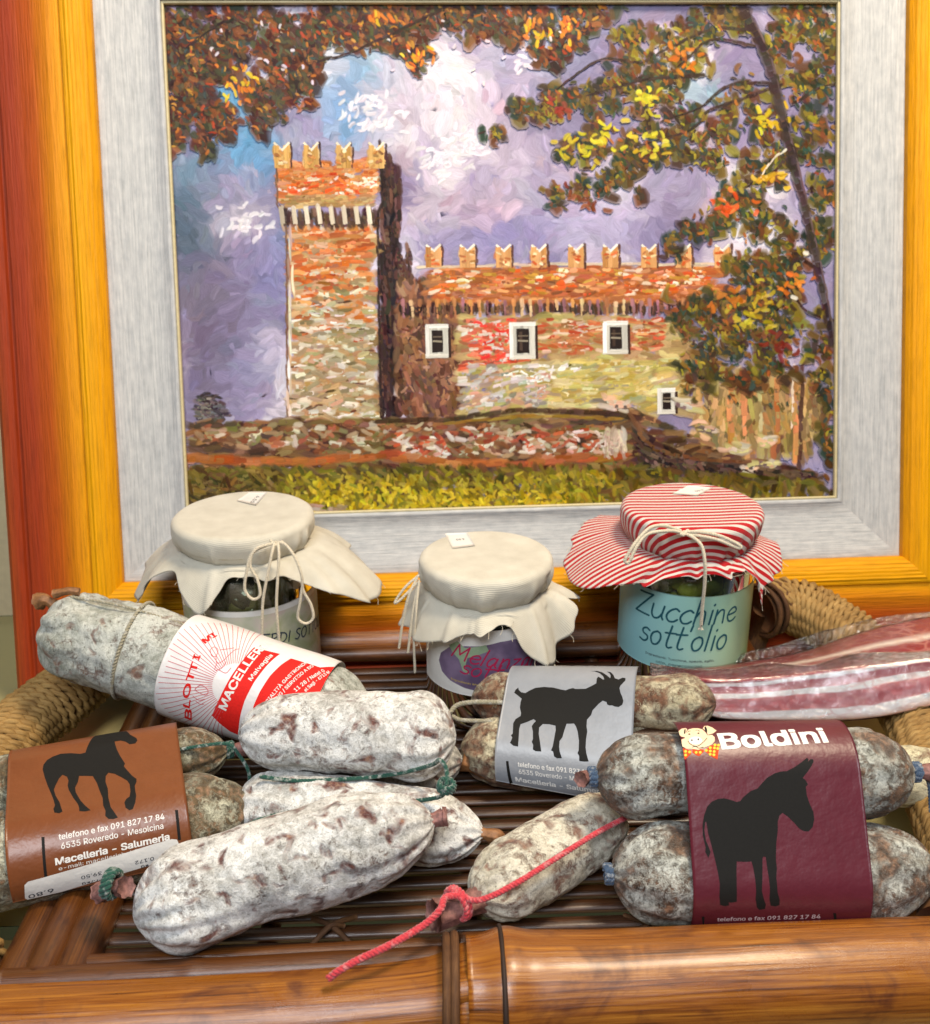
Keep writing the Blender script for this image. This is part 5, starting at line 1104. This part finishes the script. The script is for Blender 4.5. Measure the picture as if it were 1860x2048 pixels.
for k, pl in enumerate(([(420, 1300), (428, 1294), (436, 1300), (432, 1312), (424, 1312), (420, 1300)], [(432, 1312), (434, 1326), (446, 1322), (456, 1312), (470, 1300), (478, 1298)], [(434, 1326), (430, 1340), (444, 1336), (452, 1324)], [(440, 1300), (456, 1298), (468, 1296)], [(438, 1340), (452, 1346), (462, 1336)], [(390, 1378), (402, 1370), (416, 1380), (412, 1390), (396, 1384), (390, 1378)], [(386, 1392), (398, 1400), (410, 1398)], [(392, 1402), (400, 1408), (408, 1408)])):
    sb.ribbon(mb, pl, .035, .009, k=k)
mb.build("line_drawing", M['pinkink'], lb)

# --- white salami strung with green cord
d0, d1 = onz(268, 1838, 2.35), onz(868, 1640, 4.6)
td, PD = salami("plump white salami lying at the front left of the tray", d0, d1, 2.26, M['sal_white'][0], 41, skew=-.08, e0=1.1, e1=1.6, side=-.25, n=180, m=110)
c0_, c1_ = onz(470, 1612, 1.95), onz(968, 1668, 1.95)
tc, PC = salami("white salami half hidden behind the front one, its pointed end in view", c0_, c1_, 1.92, M['sal_white'][1], 42, e0=1.0, e1=1.9)
e0_, e1_ = onz(640, 1530, 1.75), onz(925, 1522, 1.75)
te, PE = salami("white salami lowest of its bunch, mostly under the upper white salami", e0_, e1_, 1.72, M['sal_white'][2], 43, e0=1.0, e1=1.3)
b0_, b1_ = onz(478, 1468, 5.1), onz(912, 1478, 5.0)
tw_, PWt = salami("white salami on top of the pile beside the red band", b0_, b1_, 2.16, M['sal_white'][3], 44, skew=.06, e0=1.25, e1=1.15, side=-.1, sag=-.15, n=180, m=110)
mb = MB(); stub(mb, c1_, c1_ - c0_, .34, .8, 1); build_each(mb, "casing_end", M['casing'], tc)
mb = MB(); stub(mb, e1_ + A(.2, 0, -.1), A(1, -.15, -.12), .5, 1.3, 2); build_each(mb, "casing_end", M['casing'], te)
mb = MB(); stub(mb, d1, d1 - d0, .4, .7, 3, 1.1); build_each(mb, "casing_end", M['casing2'], td)
mb = MB(); q0 = onz(232, 1792, 3.0); stub(mb, d0 + A(-.5, .6, 1.2), q0 - (d0 + A(-.5, .6, 1.2)) + A(-.6, .4, .1), .45, 1.7, 4, 1.0); build_each(mb, "casing_end", M['casing2'], td)
mb = MB(); knot(mb, d0 + A(-1.0, .75, 1.28), A(-1, .3, .1), .52, .16, 3); build_each(mb, 'green_knot', M['green'], td); mb = MB()
kp = onz(893, 1572, 5.6); knot(mb, kp, A(.2, 0, 1), .34, .13, 3)
twine(mb, [kp, onz(893, 1540, 6.0), onz(880, 1520, 6.3), onz(862, 1530, 5.4), onz(800, 1546, 4.3), onz(720, 1556, 4.0), onz(600, 1562, 4.0), onz(520, 1553, 4.2)], .105, 3, .5)
twine(mb, [kp + A(0, 0, -.2), onz(870, 1596, 4.3), onz(760, 1608, 3.6), onz(660, 1612, 3.7), onz(560, 1628, 3.6), onz(505, 1645, 3.3), onz(480, 1668, 2.7)], .10, 3, .5)
twine(mb, [onz(620, 1560, 3.8), onz(740, 1568, 3.2), onz(850, 1582, 3.2)], .08, 3, .5)
build_each(mb, "green_string", M['green'], td)

# --- pairs held by a paper sleeve
def along_ray_touch(px, py, l0, l1, dist, far=True):
    """point on the view line through a pixel that lies dist from the line l0-l1"""
    d = nrm(ray(px, py)); e = nrm(l1 - l0); w = CAM - l0; u = d - e * (d @ e); v = w - e * (w @ e); a, b, c = u @ u, 2 * u @ v, v @ v - dist ** 2; D = b * b - 4 * a * c
    if D < 0: return CAM + d * (-b / (2 * a))
    return CAM + d * ((-b + (1 if far else -1) * math.sqrt(D)) / (2 * a))
def sleeve_surf(lo, up, rl, ru, sL, sR, back=100, under=70, ns=40, sag=.0):
    """sheet over the top of the upper sausage, down the front, under the lower one; lo/up are (p0, p1)"""
    e = nrm((lo[1] - lo[0]) + (up[1] - up[0])); f = nrm(A(e[1], -e[0], 0)); f = f if f[1] < 0 else -f; g = np.cross(e, f); g = g if g[2] > 0 else -g
    G = []
    for q in np.linspace(0, 1, ns):
        s = sL + (sR - sL) * q; org = lo[0] + e * s
        def cen(p):
            d = p[1] - p[0]; t = ((org - p[0]) @ e) / (d @ e); c = p[0] + d * t - org; return A(c @ f, c @ g)
        cl, cu_ = cen(lo), cen(up); v = cl - cu_; D = np.hypot(*v); al = math.atan2(v[1], v[0]); be = math.asin(np.clip((ru - rl) / D, -1, 1))
        # outward normal of the front tangent line
        nt_ = al + math.pi / 2 - be; n2 = A(math.cos(nt_), math.sin(nt_))
        if n2[0] < 0: nt_ = al - math.pi / 2 + be; n2 = A(math.cos(nt_), math.sin(nt_))
        A0 = math.radians(90 + back - 60); up_arc = np.linspace(A0, nt_, 26); dn = np.linspace(nt_, nt_ - math.radians(under), 22)
        pts = [cu_ + ru * A(math.cos(a), math.sin(a)) for a in up_arc]; p1, p2 = pts[-1], cl + rl * n2
        pts += [p1 + (p2 - p1) * k - n2 * sag * math.sin(math.pi * k) for k in np.linspace(.04, .96, 26)]; pts += [cl + rl * A(math.cos(a), math.sin(a)) for a in dn]
        P = smooth_path(np.array(pts), 110); G.append([org + f * a + g * b for a, b in P])
    return Surf(np.array(G))
def pair(label, lo, up, rl, ru, mats, seed, group="sausage pairs in printed paper sleeves"):
    t = thing("salami_pair", label, "salami pair", ((lo[0] + lo[1]) / 2 - A(0, 0, rl)), group)
    for k, (p, r) in enumerate(((lo, rl), (up, ru))):
        V, F, _ = salami_shape(p[0], p[1], r, seed=seed + k, e0=1.25, e1=1.35, bump=.9, n=140, m=80); build("salami", V, F, mats[k], t)
    return t
def station(lo, up, px):
    """distance along the lower axis whose pixel column is px, measured midway between the pair"""
    e = nrm((lo[1] - lo[0]) + (up[1] - up[0])); s = np.linspace(-6, 26, 600); mid = (lo[0] + up[0]) / 2
    return s[np.argmin(np.abs(proj(mid + np.outer(s, e))[:, 0] - px))] + ((mid - lo[0]) @ e)
# donkey pair
RL, RU_ = 2.22, 1.95
lo = (onz(1222, 1748, RL + .05), onz(1872, 1742, RL + .05)); up = tuple(along_ray_touch(x, y, lo[0], lo[1], RL + RU_ - .06) for x, y in ((1190, 1554), (1826, 1544)))
tk = pair("two dark mouldy salami in a wine red sleeve with a black donkey", lo, up, RL, RU_, M['sal_donk'], 51)
M['maroon'] = mat_paper("wine_red_paper", (94, 31, 45), .40, .10)
sd_ = sleeve_surf(lo, up, RL + .22, RU_ + .50, station(lo, up, 1356), station(lo, up, 1692), 95, 62)
ld = sd_.sheet("paper_label", M['maroon'], tk)
C8 = lambda pts: [(1300 + x / 3.980, 1420 + y / 3.980) for x, y in pts]
donkey = C8([(1250, 380), (1262, 395), (1258, 412), (1275, 392), (1297, 392), (1302, 412), (1285, 445), (1255, 490), (1215, 540), (1240, 560), (1256, 590), (1240, 612), (1248, 680), (1270, 745), (1300, 810), (1307, 870), (1295, 930), (1262, 966), (1225, 964), (1190, 945), (1150, 900), (1100, 850), (1055, 818), (1030, 840), (1017, 890), (1017, 960), (1005, 1060), (1002, 1190), (1010, 1260), (1005, 1330), (1012, 1400), (1015, 1450), (1032, 1510), (1030, 1552), (1000, 1562), (960, 1556), (950, 1500), (955, 1430), (945, 1330), (930, 1240), (922, 1170), (905, 1165), (895, 1180), (895, 1280), (893, 1380), (890, 1440), (905, 1500), (922, 1550), (915, 1582), (870, 1590), (850, 1570), (840, 1500), (845, 1440), (835, 1330), (820, 1250), (808, 1205), (760, 1208), (690, 1205), (688, 1290), (690, 1400), (690, 1525), (650, 1532), (625, 1530), (630, 1555), (590, 1560), (558, 1550), (552, 1480), (555, 1380), (540, 1290), (515, 1180), (490, 1080), (462, 980), (448, 890), (440, 890), (432, 960), (445, 1040), (465, 1085), (482, 1130), (465, 1178), (440, 1130), (442, 1090), (420, 1000), (418, 910), (430, 840), (455, 770), (490, 730), (540, 708), (590, 702), (640, 715), (690, 732), (718, 725), (740, 695), (800, 645), (855, 625), (885, 590), (930, 540), (990, 505), (1040, 490), (1090, 486), (1150, 455), (1200, 420)])
build("donkey_silhouette", *sd_.poly([donkey], .010), M['ink'], ld)
mb = MB(); mb.add(*sd_.text("Boldini", (1446, 1498), (1656, 1484), 1.22, .035)); mb.build("lettering", M['inkwhite'], ld)
mb = MB(); mb.add(*sd_.text("telefono e fax 091 827 17 84", (1434, 1842), (1640, 1836), .33, .012)); mb.add(*sd_.text("6535 Roveredo - Mesolcina", (1437, 1853), (1634, 1849), .33, .008)); mb.build("lettering", mat_ink("pale_pink_ink", (214, 196, 200)), ld)
for x, y in ((1406, 1833), (1669, 1826)): build("slot_mark", *sd_.poly([[(x - 3, y), (x + 3, y), (x + 4, y + 26), (x - 2, y + 26)]], .010), M['ink'], ld)
# emblem: a pig's head over a chequered bow tie
C9 = lambda pts: [(1330 + x / 9.155, 1430 + y / 9.155) for x, y in pts]
M['pigpink'] = mat_ink("emblem_cream_ink", (240, 214, 180)); M['yel'] = mat_ink("emblem_yellow_ink", (244, 206, 70)); M['org'] = mat_ink("emblem_orange_ink", (214, 74, 30))
ell = lambda x, y, a, b, n=18, r=0.0: [(x + a * math.cos(t) * math.cos(r) - b * math.sin(t) * math.sin(r), y + a * math.cos(t) * math.sin(r) + b * math.sin(t) * math.cos(r)) for t in np.linspace(0, 2 * np.pi, n, endpoint=False)]
head = C9([(400, 300), (440, 262), (520, 245), (600, 245), (680, 265), (740, 320), (780, 375), (860, 365), (910, 410), (910, 480), (860, 540), (780, 575), (700, 600), (610, 640), (500, 620), (400, 620), (320, 580), (285, 520), (300, 450), (360, 430), (370, 370)])
mb = MB(); mb.add(*sd_.poly([head], .010)); mb.add(*sd_.poly([C9([(190, 370), (230, 300), (300, 255), (370, 240), (410, 265), (385, 310), (365, 410), (300, 400), (230, 375)])], .0105)); mb.add(*sd_.poly([C9([(690, 250), (720, 205), (780, 200), (860, 230), (945, 290), (880, 340), (780, 365), (770, 320)])], .0105)); mb.build("emblem", M['pigpink'], ld)
mb = MB(); mb.add(*sd_.poly([C9(ell(560, 470, 120, 72, 20))], .0125)); mb.build("emblem", M['inkwhite'], ld)
mb = MB()
for q in (ell(492, 465, 14, 20), ell(608, 450, 14, 20), ell(445, 355, 20, 12), ell(612, 338, 20, 12), ell(362, 305, 14, 50, 14, .15), ell(748, 265, 20, 55, 14, -.3)): mb.add(*sd_.poly([C9(q)], .0145))
for k, q in enumerate(([(415, 320), (440, 300), (470, 300)], [(560, 285), (600, 280), (630, 300)], [(420, 480), (470, 540), (590, 575), (700, 500), (770, 425)], [(500, 590), (560, 580), (620, 610), (700, 590)])): sd_.ribbon(mb, C9(q), .028, .0145, k=k)
mb.build("emblem", M['ink'], ld)
mb = MB(); mb.add(*sd_.poly([C9([(290, 610), (485, 650), (480, 710), (330, 830), (285, 880), (270, 800)])], .0095)); mb.add(*sd_.poly([C9([(500, 625), (700, 630), (720, 665), (625, 755), (580, 740), (500, 690)])], .0095)); mb.add(*sd_.poly([C9([(722, 660), (830, 560), (1005, 530), (985, 640), (960, 815), (850, 760)])], .0095)); mb.build("emblem", M['org'], ld)
mb = MB()
for (x, y) in ((310, 668), (375, 668), (450, 678), (305, 735), (378, 735), (305, 800), (570, 685), (645, 685), (755, 650), (828, 600), (905, 605), (828, 660), (900, 670), (825, 720), (895, 730), (915, 550), (980, 555), (965, 615)): mb.add(*sd_.poly([C9(ell(x, y, 27, 25, 10))], .0115))
mb.build("emblem", M['yel'], ld)
mb = MB()
for p, d in ((up[0], up[0] - up[1]), (up[1], up[1] - up[0]), (lo[0], lo[0] - lo[1])): knot(mb, p + nrm(d) * .1, d, .38, .12, 3)
twine(mb, [up[1], up[1] + A(.8, 0, -.5), up[1] + A(1.0, -.4, -2.0)], .11, 3, .5); build_each(mb, "blue_string", M['blue'], tk)
mb = MB(); stub(mb, up[0], up[0] - up[1], .30, .6, 6); stub(mb, up[1], up[1] - up[0], .36, .9, 7); build_each(mb, "casing_end", M['casing2'], tk)
# goat pair
RL, RU_ = 1.80, 1.5
lo = (onz(922, 1494, RL + .05), onz(1420, 1552, RL + .05)); up = tuple(along_ray_touch(x, y, lo[0], lo[1], RL + RU_ - .05) for x, y in ((944, 1398), (1432, 1406)))
tg = pair("two brown salami in a grey sleeve with a black goat", lo, up, RL, RU_, M['sal_goat'], 61)
M['greypaper'] = mat_paper("silver_grey_paper", (150, 154, 162), .4, .14)
sg = sleeve_surf(lo, up, RL + .30, RU_ + .42, station(lo, up, 1016), station(lo, up, 1272), 120, 75)
lg = sg.sheet("paper_label", M['greypaper'], tg)
CG = lambda pts: [(980 + x / 5.385, 1300 + y / 5.385) for x, y in pts]
goat = CG([(305, 405), (310, 430), (335, 455), (380, 465), (430, 435), (490, 408), (580, 398), (680, 405), (760, 425), (815, 435), (850, 420), (895, 410), (920, 420), (1030, 418), (1090, 390), (1145, 360), (1150, 310), (1165, 288), (1190, 300), (1215, 318), (1232, 318), (1220, 285), (1180, 250), (1130, 232), (1085, 228), (1150, 226), (1210, 242), (1260, 275), (1295, 305), (1300, 275), (1285, 250), (1258, 233), (1300, 240), (1330, 270), (1345, 305), (1385, 318), (1430, 298), (1460, 305), (1458, 330), (1430, 358), (1405, 385), (1395, 410), (1405, 460), (1425, 505), (1437, 550), (1425, 590), (1385, 614), (1340, 608), (1320, 597), (1285, 597), (1262, 585), (1255, 560), (1215, 545), (1170, 580), (1105, 650), (1090, 700), (1045, 750), (1040, 820), (1048, 880), (1035, 960), (1030, 1050), (1040, 1120), (1063, 1200), (1010, 1202), (962, 1195), (960, 1140), (942, 1110), (955, 1080), (958, 980), (945, 880), (925, 820), (905, 792), (825, 795), (800, 870), (780, 940), (750, 980), (745, 1040), (750, 1090), (775, 1165), (720, 1166), (690, 1145), (680, 1095), (657, 1080), (675, 1040), (690, 960), (708, 860), (705, 815), (640, 800), (570, 797), (530, 835), (525, 900), (540, 1000), (553, 1093), (490, 1090), (462, 1070), (465, 1020), (450, 990), (462, 960), (462, 880), (450, 820), (470, 790), (495, 765), (470, 745), (400, 775), (330, 800), (315, 850), (310, 940), (303, 1040), (250, 1030), (215, 1000), (230, 970), (240, 940), (225, 920), (245, 900), (250, 790), (275, 745), (330, 710), (335, 680), (322, 620), (330, 560), (342, 525), (300, 490), (260, 460), (275, 430)])
build("goat_silhouette", *sg.poly([goat], .010), M['ink'], lg)
mb = MB(); mb.add(*sg.text("telefono e fax 091 827 17 84", (1036, 1533), (1196, 1552), .36, .012)); mb.add(*sg.text("6535 Roveredo - Mesolcina", (1038, 1547), (1196, 1567), .36, .008)); mb.add(*sg.text("Macelleria - Salumeria", (1032, 1562), (1212, 1588), .40, .03)); mb.build("lettering", M['inkwhite'], lg)
mb = MB(); mb.add(*sg.text("Boldini", (1112, 1329), (1270, 1329), 1.2, .035)); mb.build("lettering", M['inkwhite'], lg)
build("slot_mark", *sg.poly([[(1012, 1522), (1017, 1522), (1024, 1572), (1018, 1572)]], .010), M['ink'], lg)
mb = MB(); T_ = sg.T[-1]
q0, q1 = sg.st(1022, 1566), sg.st(1180, 1590)
build("price_sticker", *sg.poly([[(q0[0], q0[1] + .12), (q1[0], q1[1] + .25), (q1[0], T_ - .05), (q0[0] + .1, T_ - .05)]], .012, px=False), M['white'], lg)
mb = MB(); twine(mb, [onz(900, 1425, 3.6), onz(915, 1410, 3.9), onz(950, 1404, 4.2), onz(1010, 1405, 4.3)], .13, 3, .5); twine(mb, [onz(905, 1432, 3.4), onz(925, 1440, 3.4), onz(990, 1442, 3.6)], .11, 3, .5); twine(mb, [onz(1262, 1462, 3.4), onz(1300, 1452, 3.6), onz(1380, 1450, 3.6)], .11, 3, .5); build_each(mb, "cream_string", M['greystring'], tg)
# horse pair
RL, RU_ = 2.2, 1.62
lo = (onz(-130, 1748, RL + .05), onz(508, 1614, RL + .05)); up = tuple(along_ray_touch(x, y, lo[0], lo[1], RL + RU_ - .05) for x, y in ((-130, 1606), (456, 1500)))
th_ = pair("two dark salami in a brown sleeve with a black horse and white price sticker", lo, up, RL, RU_, M['sal_horse'], 71)
M['brownpaper'] = mat_paper("copper_brown_paper", (124, 70, 38), .34, .18)
sh_ = sleeve_surf(lo, up, RL + .24, RU_ + .26, station(lo, up, 30), station(lo, up, 370), 100, 92, sag=.08)
lh = sh_.sheet("paper_label", M['brownpaper'], th_)
CH = lambda pts: [(x / 4.3595, 1440 + y / 4.3595) for x, y in pts]
horse = CH([(870, 112), (930, 100), (1010, 96), (1100, 98), (1135, 130), (1190, 160), (1198, 180), (1180, 205), (1130, 212), (1095, 190), (1050, 180), (1000, 188), (1005, 215), (1020, 260), (1045, 310), (1080, 365), (1090, 380), (1080, 405), (1110, 440), (1150, 485), (1190, 515), (1190, 540), (1175, 575), (1180, 620), (1188, 660), (1180, 720), (1160, 775), (1130, 788), (1095, 765), (1085, 720), (1100, 690), (1130, 668), (1138, 620), (1130, 560), (1110, 530), (1060, 500), (1000, 470), (945, 460), (922, 490), (920, 540), (940, 600), (945, 680), (965, 760), (1000, 810), (1028, 850), (990, 864), (945, 862), (918, 835), (920, 790), (900, 745), (895, 680), (870, 620), (845, 550), (810, 490), (750, 488), (690, 488), (680, 540), (655, 590), (660, 630), (700, 700), (740, 745), (790, 788), (740, 798), (692, 795), (690, 765), (680, 735), (640, 680), (600, 610), (590, 570), (598, 530), (585, 495), (545, 478), (515, 510), (485, 570), (470, 610), (485, 660), (520, 720), (535, 770), (545, 800), (515, 814), (475, 808), (466, 775), (480, 745), (465, 690), (445, 640), (415, 570), (390, 500), (372, 430), (380, 390), (410, 350), (460, 320), (530, 295), (620, 290), (700, 296), (745, 285), (760, 240), (790, 180), (830, 130)])
build("horse_silhouette", *sh_.poly([horse], .010), M['ink'], lh)
mb = MB(); mb.add(*sh_.text("telefono e fax 091 827 17 84", (118, 1680), (329, 1638), .37, .012)); mb.add(*sh_.text("6535 Roveredo - Mesolcina", (123, 1698), (327, 1657), .37, .008)); mb.add(*sh_.text("Macelleria - Salumeria", (112, 1730), (339, 1679), .42, .03)); mb.add(*sh_.text("e-mail: macelleriaboldini@b", (118, 1741), (310, 1697), .24, .0)); mb.build("lettering", M['inkwhite'], lh)
for (x, y, x2, y2) in ((86, 1674, 92, 1756), (353, 1620, 359, 1680)): build("slot_mark", *sh_.poly([[(x - 3, y), (x + 3, y), (x2 + 3, y2), (x2 - 3, y2)]], .010), M['ink'], lh)
stk = [(49, 1770), (56, 1763), (90, 1754), (200, 1722), (300, 1690), (344, 1678), (354, 1679), (358, 1688), (359, 1705), (300, 1730), (200, 1760), (120, 1783), (56, 1800), (50, 1796)]
ls = build("price_sticker", *sh_.poly([stk], .016), M['white'], lh)
mb = MB()
for (t, a, b, h) in (("0.172", (307, 1713), (270, 1722), .26), ("39.50", (203, 1742), (162, 1752), .26), ("Fr./kg", (204, 1756), (164, 1766), .2), ("kg", (296, 1728), (282, 1732), .2), ("6.80", (106, 1776), (56, 1790), .34)):
    mb.add(*sh_.text(t, a, b, h, .012, .021))
mb.build("lettering", M['inkgrey'], ls)
mb = MB(); knot(mb, up[1] + nrm(up[1] - up[0]) * .1, up[1] - up[0], .36, .11, 3); twine(mb, [onz(330, 1505, 4.6), onz(400, 1492, 4.9), onz(455, 1488, 4.8), onz(478, 1510, 4.2), onz(496, 1540, 3.5), onz(500, 1570, 2.8)], .09, 3, .5); twine(mb, [onz(-40, 1560, 4.5), onz(8, 1548, 4.7), onz(20, 1546, 4.7)], .09, 3, .5); build_each(mb, "green_string", M['green'], th_)
mb = MB(); stub(mb, up[1], up[1] - up[0], .34, 1.0, 9); build_each(mb, "casing_end", M['casing2'], th_)
# --- salami with the red cord
r0_, r1_ = onz(950, 1802, 1.8), onz(1240, 1625, 1.8)
tr_, PR = salami("small speckled salami tied with bright red cord at the front rail", r0_, r1_, 1.76, M['sal_red'], 81, e0=1.1, e1=1.1)
mb = MB(); stub(mb, r0_, onz(878, 1832, 2.4) - r0_, .62, 2.1, 11, 1.1); build_each(mb, "casing_end", M['casing2'], tr_)
mb = MB(); kc = onz(917, 1806, 2.6); knot(mb, kc, nrm(r0_ - r1_), .66, .15, 2)
twine(mb, [onz(1250, 1636, 3.6), onz(1190, 1668, 3.75), onz(1110, 1718, 3.72), onz(1030, 1768, 3.55), onz(960, 1800, 3.2), kc + A(0, -.2, .6)], .13, 3, .5)
twine(mb, [kc + A(0, -.2, .6), onz(890, 1796, 3.4), onz(880, 1820, 3.4), onz(845, 1852, 3.0), onz(780, 1890, 2.9), onz(720, 1918, 2.6), onz(680, 1940, 2.35), onz(657, 1957, 2.0)], .15, 3, .5); build_each(mb, "red_string", M['red'], tr_)
# --- pale salami at the right edge, behind the donkey pair
x0_, x1_ = onz(1740, 1540, 2.0), onz(2060, 1600, 2.0)
tx, PX = salami("pale salami at the right edge behind the wine red sleeve", x0_, x1_, 1.7, mat_salami("yellowish_salami", .7, (186, 176, 140), (228, 220, 188), (92, 62, 48), (140, 100, 76), 19, .5, .57), 91, e0=1.2, e1=1.2)

# ------------------------------------------------------------------ vacuum-packed pancetta
tp = thing("pancetta_slab", "vacuum packed slab of streaky cured pork leaning on the right handle", "pancetta", onz(1650, 1440, 2.0))
#  pixel column, front bottom y, front top y, back top y, and their depths
stn = [(1300, 1372, 1352, 1344, 51.0, 51.6, 52.6), (1360, 1400, 1350, 1338, 50.8, 51.7, 53.2), (1430, 1437, 1356, 1330, 50.2, 51.6, 54.0), (1520, 1444, 1352, 1318, 49.8, 51.3, 54.6), (1610, 1446, 1342, 1300, 49.4, 51.0, 55.0), (1690, 1446, 1332, 1272, 49.0, 50.7, 55.2),
       (1770, 1438, 1324, 1248, 48.6, 50.4, 55.2), (1860, 1418, 1314, 1230, 48.4, 50.2, 55.0), (1960, 1392, 1306, 1222, 48.4, 50.2, 54.8), (2050, 1370, 1310, 1240, 48.6, 50.2, 54.0)]
def slab(grow=0.0, seed=0, nl=130):
    rows = []
    for (x, yb, ym, yt, d0, d1, d2) in stn:
        fb, fm, bt = ony(x, yb, d0), ony(x, ym, d1), ony(x, yt, d2); bb = bt + (fb - fm) * .9 + A(0, .4, -.2); mid = (fb + fm + bt + bb) / 4
        ring = []
        for (p, q, nn, w0, w1) in ((fb, fm, 22, 0, 1), (fm, bt, 22, 1, 2), (bt, bb, 10, 2, 3), (bb, fb, 10, 3, 4)):
            for k in range(nn):
                t = k / nn; pt = p + (q - p) * t; bul = .10 * math.sin(math.pi * t); o = nrm(pt - mid); ring.append(np.concatenate([pt + o * (bul + grow), [w0 + t * (w1 - w0)]]))
        rows.append(ring)
    R = np.array(rows); m = R.shape[1]; Pz = np.stack([smooth_path(R[:, j, :3], nl) for j in range(m)], 1); W_ = np.broadcast_to(R[0, :, 3], (nl, m))
    # round the corners
    for _ in range(3): Pz = .5 * Pz + .25 * np.roll(Pz, 1, 1) + .25 * np.roll(Pz, -1, 1)
    X = Pz[:, :, 0]
    return Pz, W_, X
Pz, W_, X = slab(0); nl, m = X.shape
Q = Pz.reshape(-1, 3) + (.05 * fbm(Pz.reshape(-1, 3) * .7, 3, 4))[:, None] * A(0, -1, .6)
F = [tuple(f) for f in gridf(nl, m, False, True)] + [tuple(range(m))[::-1], tuple(range((nl - 1) * m, nl * m))]
build("meat", Q, F, M['pork'], tp, uv=np.stack([X.reshape(-1), W_.reshape(-1)], -1))
Pf, W2, X2 = slab(.09); Q = Pf.reshape(-1, 3); Q = Q + (.05 * np.abs(fbm(Q * A(.5, 1.6, 1.6), 4, 14)) + .015 * fbm(Q * 5, 2, 3))[:, None] * nrm(A(0, -.8, .6))
build("plastic_film", Q, F, M['film'], tp)
def flange(p_in, p_out, seed, name):
    n = len(p_in); rows = []
    for k, q in enumerate(np.linspace(0, 1, 7)):
        base = p_in * (1 - q) + p_out * q; rows.append(base + (.10 * q * fbm(np.stack([base[:, 0] * .9, np.full(n, q), np.zeros(n)], -1), 3, seed))[:, None] * A(0, -.6, .8))
    V = np.concatenate(rows); o = build(name, V, gridf(7, n), M['film2'], tp); md = o.modifiers.new("thickness", 'SOLIDIFY'); md.thickness = .0004
M['film2'] = mat_clear("sealed_film_edge", (.93, .92, .90, 1), 1.45, .10, .6, 2.5, .03)
xs = np.array([1300, 1380, 1460, 1540, 1620, 1700, 1780, 1860, 1960]); yt_ = np.array([1336, 1330, 1318, 1300, 1276, 1254, 1238, 1230, 1226])
pin = smooth_path(np.array([ony(x, np.interp(x, [s[0] for s in stn], [s[3] for s in stn]) + 6, np.interp(x, [s[0] for s in stn], [s[6] for s in stn]) - .1) for x in xs]), 120)
pot = smooth_path(np.array([ony(x, y - 6 if x > 1400 else y, np.interp(x, [s[0] for s in stn], [s[6] for s in stn]) + .3) for x, y in zip(xs, yt_)]), 120)
flange(pin, pot, 5, "film_edge")
pin = smooth_path(np.array([ony(x, np.interp(x, [s[0] for s in stn], [s[2] for s in stn]) + 2, np.interp(x, [s[0] for s in stn], [s[5] for s in stn]) - .2) for x in xs]), 120)
pot = smooth_path(np.array([ony(x, np.interp(x, [s[0] for s in stn], [s[2] for s in stn]) - 18 - 8 * math.sin(x * .03), np.interp(x, [s[0] for s in stn], [s[5] for s in stn]) - .75) for x in xs]), 120)
flange(pin, pot, 9, "film_edge")
mb = MB(); mb.add(*tube(smooth_path(pot + A(0, -.03, 0), 200), .045, 6)); mb.build("film_seam", M['film2'], tp)

# small white price tag on the right-hand moulding
tu, tv = pic_uv([1852.], [1060.]); tu, tv = float(tu[0]), float(tv[0])
V, F = box(PP(tu - .05, tv - .5, 2.36), PU * .7, PV * .62, PN * .02); build("price_tag", V, F, M['white'], painting, smooth=False)
